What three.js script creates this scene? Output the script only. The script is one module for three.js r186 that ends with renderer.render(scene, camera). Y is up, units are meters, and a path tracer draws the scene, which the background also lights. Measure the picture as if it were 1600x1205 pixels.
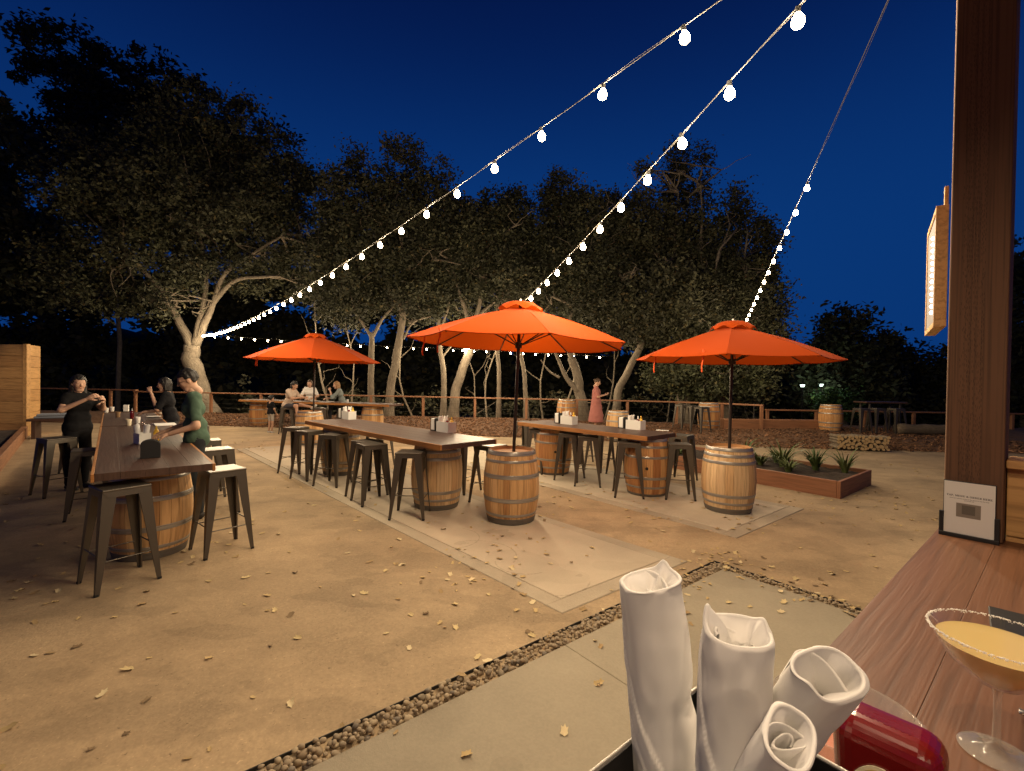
import * as THREE from 'three';
import { mergeGeometries, mergeVertices, toCreasedNormals } from 'three/addons/utils/BufferGeometryUtils.js';
import { RoundedBoxGeometry } from 'three/addons/geometries/RoundedBoxGeometry.js';
import { TextGeometry } from 'three/addons/geometries/TextGeometry.js';
import { FontLoader } from 'three/addons/loaders/FontLoader.js';

// ---------------------------------------------------------------- camera, sky, exposure
const scene = new THREE.Scene();
const F = 720, EYE = 1.73, ROLL = THREE.MathUtils.degToRad(0.9), PITCH = Math.atan(7.5 / F);
const camera = new THREE.PerspectiveCamera(2 * Math.atan(602.5 / F) * 180 / Math.PI, 1024 / 771, 0.05, 900);
camera.position.set(0, EYE, 0);
camera.rotation.order = 'YXZ';
camera.rotation.set(-PITCH, 0, ROLL);
scene.add(camera);
const renderer = new THREE.WebGLRenderer({ antialias: true });
renderer.toneMapping = THREE.LinearToneMapping;
renderer.toneMappingExposure = 1.0;
renderer.shadowMap.enabled = true;
{ // the last of dusk: one clear deep-blue sky, a little brighter low down towards where the sun went
  const W = 512, Hh = 256, d = new Float32Array(W * Hh * 4);
  for (let r = 0; r < Hh; r++) for (let c = 0; c < W; c++) {
    const el = ((r + 0.5) / Hh - 0.5) * Math.PI, az = ((c + 0.5) / W - 0.5) * 2 * Math.PI;
    const e = Math.max(0, el), glow = 1 / (1 + Math.pow(e / 0.56, 5)), west = 0.66 + 0.34 * Math.cos(az + Math.PI / 2 - 0.1);
    const k = (0.14 + 0.86 * glow) * west, i = (r * W + c) * 4;
    d[i] = 0.0026 * k + 0.0002; d[i + 1] = 0.039 * Math.pow(k, 1.4); d[i + 2] = 0.185 * k; d[i + 3] = 1;
  }
  const t = new THREE.DataTexture(d, W, Hh, THREE.RGBAFormat, THREE.FloatType);
  t.mapping = THREE.EquirectangularReflectionMapping; t.magFilter = THREE.LinearFilter; t.needsUpdate = true;
  scene.background = t; scene.environment = t;
}
const BULB = { color: [1.0, 0.77, 0.49], cd: 2.6, glow: 90 };      // every bulb of the string lights
const PENDANT = { color: [1.0, 0.74, 0.48], cd: 3.7 };             // lamps under the bar's beam

// ---------------------------------------------------------------- helpers
const V = (x, y, z) => new THREE.Vector3(x, y, z), PI = Math.PI, lerp = THREE.MathUtils.lerp, clamp = THREE.MathUtils.clamp;
function ray(px, py) {
  const dx = px - 800, dy = py - 602.5, x = dx * Math.cos(ROLL) + dy * Math.sin(ROLL), up = dx * Math.sin(ROLL) - dy * Math.cos(ROLL);
  const y = up * Math.cos(PITCH) - F * Math.sin(PITCH), z = F * Math.cos(PITCH) + up * Math.sin(PITCH);
  return V(x / z, y / z, -1);
}
const P = (px, py, d) => ray(px, py).multiplyScalar(d).add(V(0, EYE, 0));                      // a point at a depth
const G = (px, py, h = 0) => { const r = ray(px, py); return r.multiplyScalar((h - EYE) / r.y).add(V(0, EYE, 0)); }; // a point at a height
let seed = 7;
const rnd = () => { seed = (seed + 0x6d2b79f5) | 0; let t = Math.imul(seed ^ (seed >>> 15), 1 | seed); t = (t + Math.imul(t ^ (t >>> 7), 61 | t)) ^ t; return ((t ^ (t >>> 14)) >>> 0) / 4294967296; };
const rr = (a, b) => a + (b - a) * rnd(), reseed = (n) => { seed = n; };
const gauss = () => Math.sqrt(-2 * Math.log(rnd() + 1e-9)) * Math.cos(2 * PI * rnd());
const hash = (x, y, s) => { let h = (Math.imul(x, 374761393) + Math.imul(y, 668265263) + Math.imul(s, 974711)) | 0; h = Math.imul(h ^ (h >>> 13), 1274126177); return ((h ^ (h >>> 16)) >>> 0) / 4294967296; };
const mod = (a, n) => ((a % n) + n) % n;
function vn(x, y, p, q, s) { // value noise that repeats every p by q cells
  const ix = Math.floor(x), iy = Math.floor(y); let fx = x - ix, fy = y - iy; fx = fx * fx * (3 - 2 * fx); fy = fy * fy * (3 - 2 * fy);
  const a = mod(ix, p), b = mod(ix + 1, p), c = mod(iy, q), d = mod(iy + 1, q);
  return lerp(lerp(hash(a, c, s), hash(b, c, s), fx), lerp(hash(a, d, s), hash(b, d, s), fx), fy);
}
function fbm(u, v, p, q, s, o = 4) { let n = 0, a = 0.5, t = 0; for (let i = 0; i < o; i++) { n += a * vn(u * p, v * q, p, q, s + i); t += a; a *= 0.55; p *= 2; q *= 2; } return n / t; }
const n3 = (x, y, z, s = 1) => { // plain 3d noise out of three slices
  const k = Math.floor(z), f = z - k, g = f * f * (3 - 2 * f); return lerp(vn(x, y, 4096, 4096, s + k * 31), vn(x, y, 4096, 4096, s + (k + 1) * 31), g) * 2 - 1; };
const s8 = (x) => { x = clamp(x, 0, 1); return 255 * (x <= 0.0031308 ? 12.92 * x : 1.055 * Math.pow(x, 1 / 2.4) - 0.055); };
function tex(w, h, fn, srgb = true) { // fn(u, v) -> linear [r, g, b] or one number
  const d = new Uint8Array(w * h * 4);
  for (let y = 0; y < h; y++) for (let x = 0; x < w; x++) {
    const c = fn((x + 0.5) / w, (y + 0.5) / h), i = (y * w + x) * 4;
    if (typeof c === 'number') d[i] = d[i + 1] = d[i + 2] = clamp(c, 0, 1) * 255;
    else for (let k = 0; k < 3; k++) d[i + k] = srgb ? s8(c[k]) : clamp(c[k], 0, 1) * 255;
    d[i + 3] = 255;
  }
  const t = new THREE.DataTexture(d, w, h); t.wrapS = t.wrapT = THREE.RepeatWrapping; t.magFilter = THREE.LinearFilter; t.minFilter = THREE.LinearMipmapLinearFilter; t.generateMipmaps = true;
  if (srgb) t.colorSpace = THREE.SRGBColorSpace; t.needsUpdate = true; return t;
}
const rep = (t, u, v) => { const c = t.clone(); c.repeat.set(u, v); c.needsUpdate = true; return c; };
const col = (a) => new THREE.Color().setRGB(a[0], a[1], a[2]);
const mat = (c, rough = 0.8, o = {}) => new THREE.MeshPhysicalMaterial({ color: col(c), roughness: rough, ...o });
const taken = new Map();
function numbered(n) { const k = taken.get(n) ?? 0; taken.set(n, k + 1); return k ? `${n}_${String(k).padStart(3, '0')}` : n; }
function tag(o, label, category, group) { o.userData.label = label; o.userData.category = category; if (group) o.userData.group = group; return o; }
function shade(o) { o.traverse((c) => { if (c.isMesh) c.castShadow = c.receiveShadow = true; }); return o; }
function thing(name, label, category, pos = [0, 0, 0], turn = 0, group) {
  const o = new THREE.Group(); o.name = numbered(name); scene.add(o); o.position.set(...pos); o.rotation.y = turn; return tag(o, label, category, group);
}
function part(name, geo, m, parent) { const o = new THREE.Mesh(geo, m); o.name = name; o.castShadow = o.receiveShadow = true; parent.add(o); return o; }
function solo(name, geo, m, label, category, group) { const o = part(numbered(name), geo, m, scene); return tag(o, label, category, group); }
function struct(name, geo, m) { const o = part(numbered(name), geo, m, scene); o.userData.kind = 'structure'; return o; }
function copy(o, label, pos, turn = 0, group) { const c = o.clone(); c.name = numbered(o.name.replace(/_\d{3}$/, '')); c.userData = { ...o.userData, label }; if (group) c.userData.group = group; c.position.set(...pos); c.rotation.set(0, turn, 0); scene.add(c); return c; }
const mg = (list) => mergeGeometries(list.map((g) => (g.index ? g.toNonIndexed() : g)).map((g) => { for (const k of Object.keys(g.attributes)) if (!['position', 'normal', 'uv'].includes(k)) g.deleteAttribute(k); if (!g.attributes.uv) g.setAttribute('uv', new THREE.BufferAttribute(new Float32Array(g.attributes.position.count * 2), 2)); return g; }));
const mv = (g, x, y, z) => g.translate(x, y, z);
const rbox = (w, h, d, r = 0.004, s = 1) => new RoundedBoxGeometry(w, h, d, s, Math.min(r, w / 2.1, h / 2.1, d / 2.1));
function boxAt(w, h, d, x, y, z, r) { return mv(r ? rbox(w, h, d, r) : new THREE.BoxGeometry(w, h, d), x, y, z); }
function grain(g, axis = 0, off = 0, scale = 1) { // uv in metres, u along the grain
  g = g.index ? g.toNonIndexed() : g; const p = g.attributes.position, uv = new Float32Array(p.count * 2), a = V(), b = V(), c = V();
  for (let i = 0; i < p.count; i += 3) {
    a.fromBufferAttribute(p, i); b.fromBufferAttribute(p, i + 1).sub(a); c.fromBufferAttribute(p, i + 2).sub(a); b.cross(c);
    const n = [Math.abs(b.x), Math.abs(b.y), Math.abs(b.z)], m = n.indexOf(Math.max(...n)), rest = [0, 1, 2].filter((k) => k !== m), u = rest.includes(axis) ? axis : rest[0], v = rest.find((k) => k !== u);
    for (let k = 0; k < 3; k++) { uv[(i + k) * 2] = p.getComponent(i + k, u) * scale + off; uv[(i + k) * 2 + 1] = p.getComponent(i + k, v) * scale + off * 0.37; }
  }
  g.setAttribute('uv', new THREE.BufferAttribute(uv, 2)); return g;
}
function tube(pts, radii, seg = 8, caps = true) { // tapered tube through points
  const n = pts.length, pos = [], idx = [], uv = []; let up = V(0, 1, 0), len = 0;
  for (let i = 0; i < n; i++) {
    const t = pts[Math.min(i + 1, n - 1)].clone().sub(pts[Math.max(i - 1, 0)]).normalize(); if (i) len += pts[i].distanceTo(pts[i - 1]);
    if (i === 0) { up = Math.abs(t.y) > 0.9 ? V(1, 0, 0) : V(0, 1, 0); } const s = t.clone().cross(up).normalize(), b = s.clone().cross(t).normalize(); up = b;
    const r = Array.isArray(radii) ? radii[i] : radii;
    for (let k = 0; k <= seg; k++) { const a = (k / seg) * 2 * PI, c = Math.cos(a) * r, d = Math.sin(a) * r; pos.push(pts[i].x + s.x * c + b.x * d, pts[i].y + s.y * c + b.y * d, pts[i].z + s.z * c + b.z * d); uv.push(len, (k / seg) * 2 * PI * r); }
  }
  for (let i = 0; i < n - 1; i++) for (let k = 0; k < seg; k++) { const a = i * (seg + 1) + k, b = a + seg + 1; idx.push(a, a + 1, b, a + 1, b + 1, b); }
  if (caps) for (const e of [0, n - 1]) { const c0 = pos.length / 3; pos.push(pts[e].x, pts[e].y, pts[e].z); uv.push(0, 0); for (let k = 0; k < seg; k++) { const a = e * (seg + 1) + k; idx.push(...(e ? [c0, a, a + 1] : [c0, a + 1, a])); } }
  const g = new THREE.BufferGeometry(); g.setAttribute('position', new THREE.Float32BufferAttribute(pos, 3)); g.setAttribute('uv', new THREE.Float32BufferAttribute(uv, 2)); g.setIndex(idx); g.computeVertexNormals(); return g;
}
const rod = (a, b, r, seg = 6) => tube([a, b], [r, r], seg);
const lathe = (pts, seg = 32) => new THREE.LatheGeometry(pts.map(([x, y]) => new THREE.Vector2(x, y)), seg);
function prism(poly, y0, y1) { // a flat polygon [x, z] given a thickness
  const s = new THREE.Shape(poly.map(([x, z]) => new THREE.Vector2(x, -z))), g = new THREE.ExtrudeGeometry(s, { depth: y1 - y0, bevelEnabled: true, bevelSize: 0.006, bevelThickness: 0.006, bevelSegments: 1, curveSegments: 4 });
  g.rotateX(-PI / 2); g.translate(0, y0 - 0.006, 0); return g;
}
const uvXZ = (g, k = 1) => { const p = g.attributes.position, uv = new Float32Array(p.count * 2); for (let i = 0; i < p.count; i++) { uv[2 * i] = p.getX(i) * k; uv[2 * i + 1] = p.getZ(i) * k; } g.setAttribute('uv', new THREE.BufferAttribute(uv, 2)); return g; };

// ---------------------------------------------------------------- textures and materials
const grit = (u, v, s) => 0.55 * fbm(u, v, 8, 8, s, 4) + 0.25 * vn(u * 200, v * 200, 200, 200, s + 9) + 0.2 * vn(u * 400, v * 400, 400, 400, s + 10);
const tGround = tex(1024, 1024, (u, v) => { const g = grit(u, v, 3), k = 0.62 + 0.62 * g, st = vn(u * 330, v * 330, 330, 330, 77) > 0.93 ? 1.35 : vn(u * 270, v * 270, 270, 270, 78) < 0.05 ? 0.6 : 1; const wx = u + 0.05 * fbm(u, v, 6, 6, 81, 3), sm = fbm(wx, v, 7, 12, 83, 4), sc = sm > 0.56 ? 1 - 0.9 * Math.min(0.16, (sm - 0.56) * 2.2) : sm < 0.36 ? 1.07 : 1; return [0.405 * k * st * sc, 0.297 * k * st * sc, 0.178 * k * st * sc]; });
const bGround = tex(1024, 1024, (u, v) => 0.6 * fbm(u, v, 9, 9, 4, 6) + 0.4 * vn(u * 420, v * 420, 420, 420, 77) * fbm(u, v, 6, 6, 8, 2), false);
const tConc = tex(1024, 1024, (u, v) => { const k = 0.72 + 0.4 * fbm(u, v, 5, 5, 11, 5) + 0.1 * (vn(u * 300, v * 300, 300, 300, 12) - 0.5), st = fbm(u, v, 3, 3, 16, 3) > 0.63 ? 0.93 : 1; return [0.42 * k * st, 0.375 * k * st, 0.30 * k * st]; });
const bConc = tex(512, 512, (u, v) => 0.6 * fbm(u, v, 30, 30, 14, 4) + 0.4 * vn(u * 200, v * 200, 200, 200, 15), false);
const tWood = tex(512, 512, (u, v) => { const wv = 0.06 * fbm(u, v, 2, 4, 21, 3), r = vn(u * 3, (v + wv) * 60, 3, 60, 22) * 0.6 + vn(u * 8, (v + wv) * 160, 8, 160, 23) * 0.4, k = 0.55 + 0.8 * r * (0.7 + 0.5 * fbm(u, v, 3, 8, 24, 3)); return [k, k * (0.96 + 0.05 * r), k * (0.9 + 0.12 * r)]; });
const bWood = tex(512, 512, (u, v) => { const wv = 0.06 * fbm(u, v, 2, 4, 21, 3); return vn(u * 3, (v + wv) * 60, 3, 60, 22) * 0.6 + vn(u * 8, (v + wv) * 160, 8, 160, 23) * 0.4; }, false);
const tBark = tex(512, 512, (u, v) => { const k = 0.55 + 0.9 * fbm(u, v, 10, 30, 31, 4) * (fbm(u, v, 3, 3, 33, 3) + 0.4); return [0.205 * k, 0.17 * k, 0.125 * k]; });
const bBark = tex(512, 512, (u, v) => fbm(u, v, 12, 36, 31, 4), false);
const tPost = tex(512, 1024, (u, v) => { // stained timber with the small slits that pressure treatment leaves
  const wv = 0.05 * fbm(u, v, 4, 2, 41, 3), k = 0.6 + 0.7 * vn((u + wv) * 40, v * 3, 40, 3, 42); let c = k;
  const ix = Math.floor(u * 34), iy = Math.floor(v * 60 + hash(ix, 5, 44) * 9), cx = mod(u * 34, 1) + 0.5 * (hash(ix, iy, 45) - 0.5), cy = mod(v * 60 + hash(ix, 5, 44) * 9, 1) + 0.5 * (hash(ix, iy, 46) - 0.5); if (hash(ix, iy, 47) > 0.25 && Math.abs(cx - 0.5) < 0.17 && Math.abs(cy - 0.5) < 0.26 && u > 0.2 + 0.1 * hash(iy, 3, 48) && u < 0.62) c *= 0.55; c *= 0.8 + 0.4 * fbm(u, v, 4, 6, 49, 4);
  return [c, c, c]; });
const tRust = tex(256, 256, (u, v) => { const k = 0.7 + 0.5 * fbm(u, v, 8, 8, 51, 4), q = fbm(u, v, 5, 5, 52, 4) > 0.6 ? 1 : 0; return [k, k * (1 - 0.06 * q), k * (1 - 0.12 * q)]; });
const rMetal = tex(256, 256, (u, v) => 0.65 + 0.5 * (fbm(u, v, 10, 10, 55, 4) - 0.5), false);
const tSoil = tex(512, 512, (u, v) => { const k = 0.4 + 1.1 * fbm(u, v, 30, 30, 61, 4); return [0.042 * k, 0.028 * k, 0.019 * k]; });
const tMulch = tex(512, 512, (u, v) => { const k = 0.35 + 1.1 * fbm(u, v, 24, 40, 63, 4); return [0.16 * k, 0.085 * k, 0.045 * k]; });
const tCloth = tex(256, 256, (u, v) => 0.5 + 0.25 * Math.sin(u * 2 * PI * 64) + 0.25 * Math.sin(v * 2 * PI * 64), false);
const wood = (c, o = {}) => mat(c, 0.62, { map: tWood, bumpMap: bWood, bumpScale: 0.0012, ...o });
const M = {
  ground: mat([1, 1, 1], 0.95, { map: rep(tGround, 1 / 3.1, 1 / 3.1), bumpMap: rep(bGround, 1 / 3.1, 1 / 3.1), bumpScale: 0.0035, vertexColors: true }),
  pad: mat([1.3, 1.25, 1.17], 0.9, { map: rep(tConc, 0.37, 0.37), bumpMap: rep(bConc, 0.8, 0.8), bumpScale: 0.002 }),
  padEdge: mat([1.02, 0.96, 0.88], 0.92, { map: rep(tConc, 0.41, 0.41), bumpMap: rep(bConc, 0.8, 0.8), bumpScale: 0.003 }),
  slab: mat([0.80, 0.77, 0.69], 0.8, { map: rep(tConc, 0.33, 0.33), bumpMap: rep(bConc, 1.2, 1.2), bumpScale: 0.0015 }),
  soil: mat([1, 1, 1], 1, { map: tSoil }), mulch: mat([1, 1, 1], 1, { map: tMulch, bumpMap: tMulch, bumpScale: 0.03 }),
  steel: mat([0.03, 0.028, 0.026], 0.7, { metalness: 0.3 }),
  gun: mat([0.105, 0.09, 0.072], 0.44, { metalness: 0.6 }), rubber: mat([0.015, 0.015, 0.015], 0.9),
  hoop: mat([0.36, 0.345, 0.32], 0.5, { metalness: 0.45, map: tRust, roughnessMap: rMetal }),
  oak: [[0.60, 0.36, 0.16], [0.50, 0.27, 0.105], [0.70, 0.45, 0.22], [0.42, 0.22, 0.085], [0.56, 0.32, 0.13]].map((c) => wood(c, { map: rep(tWood, 1, 1.3), roughness: 0.75 })),
  oakPale: [[0.62, 0.43, 0.24], [0.54, 0.34, 0.165], [0.70, 0.50, 0.28], [0.47, 0.29, 0.14], [0.60, 0.39, 0.20]].map((c) => wood(c, { map: rep(tWood, 1.1, 1.2), roughness: 0.8 })), oakRed: [[0.56, 0.29, 0.11], [0.48, 0.23, 0.085], [0.64, 0.36, 0.15], [0.40, 0.18, 0.065], [0.52, 0.27, 0.10]].map((c) => wood(c, { map: rep(tWood, 0.9, 1.35), roughness: 0.75 })), hoopOld: mat([0.16, 0.145, 0.125], 0.7, { metalness: 0.3, map: tRust }),
  oakDark: wood([0.13, 0.085, 0.05]),
  top: wood([0.075, 0.038, 0.025], { roughness: 0.5 }), topEdge: wood([0.40, 0.17, 0.045]),
  rail: wood([0.33, 0.155, 0.075]), redwood: wood([0.27, 0.115, 0.055]), pine: wood([0.62, 0.36, 0.135]), pine2: wood([0.55, 0.31, 0.115]), log: wood([0.40, 0.27, 0.14]), logEnd: mat([0.55, 0.39, 0.20], 0.9, { map: tWood }), logBark: mat([0.8, 0.75, 0.7], 0.95, { map: tBark }),
  canopy: mat([0.45, 0.060, 0.004], 1, { specularIntensity: 0.15, transmission: 0.22, side: THREE.DoubleSide, bumpMap: tCloth, bumpScale: 0.0003 }), pole: mat([0.035, 0.025, 0.02], 0.4, { metalness: 0.4 }), strap: mat([0.75, 0.1, 0.02], 0.9),
  bark: mat([1, 1, 1], 0.95, { map: tBark, bumpMap: bBark, bumpScale: 0.03 }),
  leaf: mat([1, 1, 1], 0.75, { vertexColors: true, side: THREE.DoubleSide }),
  wire: mat([0.03, 0.026, 0.02], 0.7), black: mat([0.012, 0.012, 0.012], 0.5), blackMetal: mat([0.02, 0.019, 0.018], 0.45, { metalness: 0.5 }), white: mat([0.78, 0.76, 0.72], 0.7), paper: mat([0.80, 0.79, 0.74], 0.85), galv: mat([0.72, 0.71, 0.67], 0.5),
  napkin: mat([0.83, 0.815, 0.79], 0.92, { sheen: 0.3, sheenColor: new THREE.Color(1, 1, 1), sheenRoughness: 0.6, bumpMap: rep(tCloth, 4, 4), bumpScale: 0.0003, side: THREE.DoubleSide }),
  glass: mat([1, 1, 1], 0.03, { transmission: 1, thickness: 0, ior: 1.5 }), red: mat([0.15, 0.006, 0.006], 0.2, { clearcoat: 0.6, clearcoatRoughness: 0.12 }), yellow: mat([0.75, 0.45, 0.03], 0.4),
  bulb: mat([1, 1, 1], 0.3, { emissive: col(BULB.color), emissiveIntensity: BULB.glow }),
};
Object.assign(M, { post: mat([0.155, 0.075, 0.036], 0.75, { map: tPost, bumpMap: tPost, bumpScale: 0.0015 }), counter: wood([0.150, 0.063, 0.029], { roughness: 0.5, map: rep(tWood, 0.9, 1.9), bumpMap: rep(bWood, 0.9, 1.9), bumpScale: 0.0006 }), pendant: mat([1, 1, 1], 0.4, { emissive: col(PENDANT.color), emissiveIntensity: 12 }) });
Object.assign(M, { patterned: mat([1, 1, 1], 0.95), pinkDress: mat([0.50, 0.19, 0.16], 0.95) });
Object.assign(M, { rim: mat([0.35, 0.33, 0.3], 0.35, { metalness: 0.8 }), cream: mat([0.70, 0.62, 0.45], 0.7), gold: mat([0.5, 0.35, 0.12], 0.4, { metalness: 0.5 }), drink: mat([0.80, 0.63, 0.27], 0.1, { transmission: 0.35, thickness: 0.03, ior: 1.34, attenuationColor: col([0.95, 0.72, 0.28]), attenuationDistance: 0.04 }), glassFoot: mat([0.9, 0.88, 0.84], 0.05, { transmission: 0.87, thickness: 0, ior: 1.5 }), salt: mat([0.85, 0.83, 0.78], 0.6), silver: mat([0.75, 0.73, 0.70], 0.25, { metalness: 1 }) });
M.patterned.map = tex(128, 128, (u, v) => { const k = fbm(u, v, 10, 10, 91, 3) > 0.56 ? 0.18 : 0.72; return [k, k * 0.96, k * 0.9]; }); M.pinkDress.map = tex(128, 128, (u, v) => { const k = 0.75 + 0.5 * (vn(u * 40, v * 40, 40, 40, 93) > 0.7 ? 1 : 0); return [k, k, k]; });

// ---------------------------------------------------------------- the setting: ground, mulch, concrete, pebbles
const lineZ = (pts, x) => { for (let i = 0; i < pts.length - 1; i++) if (x <= pts[i + 1][0] || i === pts.length - 2) return lerp(pts[i][1], pts[i + 1][1], (x - pts[i][0]) / (pts[i + 1][0] - pts[i][0])); };
const mulchEdge = [[-40, -16.6], [-10.5, -16.1], [-5.1, -15.3], [-2, -14.5], [0, -14.1], [3, -13.5], [6.7, -12.7], [8.8, -12.6], [11.5, -12.3], [30, -12.0]];
const fenceZ = (x) => lineZ([[-40, -18.6], [-12, -18.2], [-3.4, -17.8], [2.5, -17.2], [6, -16.6], [8.1, -15.0], [8.6, -16.3], [16, -16.4], [40, -16.4]], x);
{
  const N = 220, g = new THREE.PlaneGeometry(2, 2, N, N); g.rotateX(-PI / 2); const p = g.attributes.position, c = [];
  for (let i = 0; i < p.count; i++) {
    const sx = p.getX(i), sz = p.getZ(i), x = Math.sign(sx) * (14 * Math.abs(sx) + 430 * Math.pow(Math.abs(sx), 7)), z = -6 + Math.sign(sz) * (14 * Math.abs(sz) + 430 * Math.pow(Math.abs(sz), 7));
    const f = fenceZ(clamp(x, -39, 39)) - 1.5; p.setXYZ(i, x, z < f ? -6 * (1 - Math.exp((z - f) / 6)) : 0, z); // behind the fence the land falls into a wooded ravine
    const k = 0.66 + 0.42 * fbm(x / 60 + 9, z / 60 + 9, 40, 40, 71, 3) + 0.28 * fbm(x / 60 + 2, z / 60 + 3, 110, 110, 73, 3), w = fbm(x / 60 + 4, z / 60 + 4, 25, 25, 75, 3); c.push(k * (0.97 + 0.08 * w), k, k * (1.04 - 0.1 * w));
  }
  g.setAttribute('color', new THREE.Float32BufferAttribute(c, 3)); g.computeVertexNormals(); uvXZ(g); struct('ground', g, M.ground);
}
{ // wooded slope across the ravine
  const n = 260, pos = [], idx = []; for (let i = 0; i <= n; i++) { const a = lerp(-1.35, 1.35, i / n), d = 115, x = Math.sin(a) * d, z = -Math.cos(a) * d, h = (a < 0.55 ? 9.5 : 6.5) + 2.2 * n3(i * 0.11, 1, 2, 91) + 1.1 * n3(i * 0.4, 3, 2, 92) + 0.7 * n3(i * 1.3, 5, 2, 93); for (const [k, y] of [[1, -8], [1.02, h * 0.5], [1.05, h * 0.85], [1.09, h], [1.3, h * 0.6]]) pos.push(x * k, y, z * k); }
  for (let i = 0; i < n; i++) for (let k = 0; k < 4; k++) { const a = i * 5 + k, b = a + 5; idx.push(a, b, a + 1, b, b + 1, a + 1); } const g = new THREE.BufferGeometry(); g.setAttribute('position', new THREE.Float32BufferAttribute(pos, 3)); g.setIndex(idx); g.computeVertexNormals(); struct('hillside', g, mat([0.04, 0.045, 0.022], 1, { side: THREE.DoubleSide }));
}
const mulchY = (x, z) => { // a low bank between the path and the fence that falls away behind it
  const a = lineZ(mulchEdge, x), b = fenceZ(x), t = clamp((z - a) / (b - a), 0, 3); const up = t < 1 ? Math.sin(Math.min(1, t * 1.25) * PI / 2) : Math.max(-1.2, 1 - (t - 1) * 0.7);
  return 0.24 * up + 0.035 * n3(x * 1.1, z * 1.1, 3.3, 5) * Math.min(1, t * 4) + 0.02; };
{
  const nx = 240, nz = 40, pos = [], idx = [], uv = [];
  for (let i = 0; i <= nx; i++) for (let k = 0; k <= nz; k++) {
    const x = lerp(-22, 22, i / nx), a = lineZ(mulchEdge, x), b = fenceZ(x), t = (k / nz) * 1.35, z = lerp(a, b, t) + (k === 0 ? 0.12 * n3(x * 1.7, 0, 1, 8) : 0), y = k === 0 ? -0.02 : mulchY(x, z) + 0.025 * n3(x * 9, z * 9, 1, 9);
    pos.push(x, y, z); uv.push(x * 0.8, z * 0.8);
  }
  for (let i = 0; i < nx; i++) for (let k = 0; k < nz; k++) { const a = i * (nz + 1) + k, b = a + nz + 1; idx.push(a, b, a + 1, b, b + 1, a + 1); }
  const g = new THREE.BufferGeometry(); g.setAttribute('position', new THREE.Float32BufferAttribute(pos, 3)); g.setAttribute('uv', new THREE.Float32BufferAttribute(uv, 2)); g.setIndex(idx.reverse()); g.computeVertexNormals();
  struct('mulch_bed', g, M.mulch);
  reseed(11); const n = 15000, chip = new THREE.BoxGeometry(0.075, 0.012, 0.022), im = new THREE.InstancedMesh(chip, mat([1, 1, 1], 0.95), n), m = new THREE.Matrix4(), q = new THREE.Quaternion(), c = new THREE.Color();
  for (let i = 0; i < n; i++) {
    const x = rr(-14, 15), a = lineZ(mulchEdge, x), b = fenceZ(x), z = lerp(a + 0.12, b, Math.pow(rnd(), 1.2)), s = rr(0.5, 1.5);
    q.setFromEuler(new THREE.Euler(rr(-0.5, 0.5), rr(0, 6.3), rr(-0.5, 0.5))); m.compose(V(x, mulchY(x, z) + rr(0, 0.03), z), q, V(s, s, s)); im.setMatrixAt(i, m);
    const k = rr(0.4, 1.5) * (rnd() < 0.06 ? 2.2 : 1); im.setColorAt(i, c.setRGB(0.17 * k, 0.085 * k, 0.042 * k));
  }
  im.name = 'mulch_chips'; im.castShadow = im.receiveShadow = true; im.userData = { kind: 'stuff', label: 'brown wood chips of the mulch bed along the fence', category: 'mulch' }; scene.add(im);
}
// concrete pads under the two barrel tables, cut into panels, and the grey slabs of the bar's patio
{ // the pad's own surface: stains and the rings that barrels and stools have scraped into it
  const rings = [[860, 905, 0.34, 0.2, 2.9], [700, 842, 0.34, -1.2, 1.5], [668, 797, 0.26, -0.6, 2.2], [612, 790, 0.3, 0.2, 3.0], [820, 880, 0.28, 1, 3.4], [740, 870, 0.42, -2, 0.4]].map(([px, py, r, a0, a1]) => ({ p: G(px, py), r, a0, a1 })), st = [[722, 850, 0.16], [560, 780, 0.2], [905, 900, 0.12], [780, 835, 0.22]].map(([px, py, r]) => ({ p: G(px, py), r }));
  const t = tex(1536, 1536, (u, v) => { const x = u * 9 - 6.9, z = v * 9 - 12.3; let k = 0.74 + 0.34 * fbm(u, v, 14, 14, 11, 5) + 0.08 * (hash(Math.floor(u * 1536), Math.floor(v * 1536), 12) - 0.5); k *= fbm(u, v, 9, 9, 18, 3) > 0.62 ? 0.94 : 1;
    for (const q of rings) { const dx = x - q.p.x, dz = z - q.p.z, d = Math.abs(Math.hypot(dx, dz) - q.r); if (d < 0.012) { const a = Math.atan2(dz, dx); if (a > q.a0 && a < q.a1) k *= 0.72 + 0.28 * Math.min(1, d / 0.012) + 0.2 * (vn(a * 30, 1, 999, 9, 5) - 0.3); } }
    for (const q of st) { const d = Math.hypot(x - q.p.x, (z - q.p.z) * 1.4) / q.r, n = fbm(u, v, 60, 60, 19, 4); if (d < 1 && n > 0.35 + 0.35 * d) k *= 0.86; }
    return [0.545 * k, 0.455 * k, 0.335 * k]; }); M.padA = mat([1, 1, 1], 0.9, { map: t, bumpMap: M.pad.bumpMap, bumpScale: 0.0015 });
}
const inset = (a, b, t) => [lerp(a[0], b[0], t), lerp(a[1], b[1], t)];
function slab(name, poly, y1, m, parent) { const g = prism(poly, -0.05, y1); if (m === M.padA) { uvXZ(g); const uv = g.attributes.uv; for (let i = 0; i < uv.count; i++) uv.setXY(i, (uv.getX(i) + 6.9) / 9, (uv.getY(i) + 12.3) / 9); return part(name, g, m, parent); } return parent ? part(name, uvXZ(g), m, parent) : struct(name, uvXZ(g), m); }
const padPolys = [];
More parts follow.
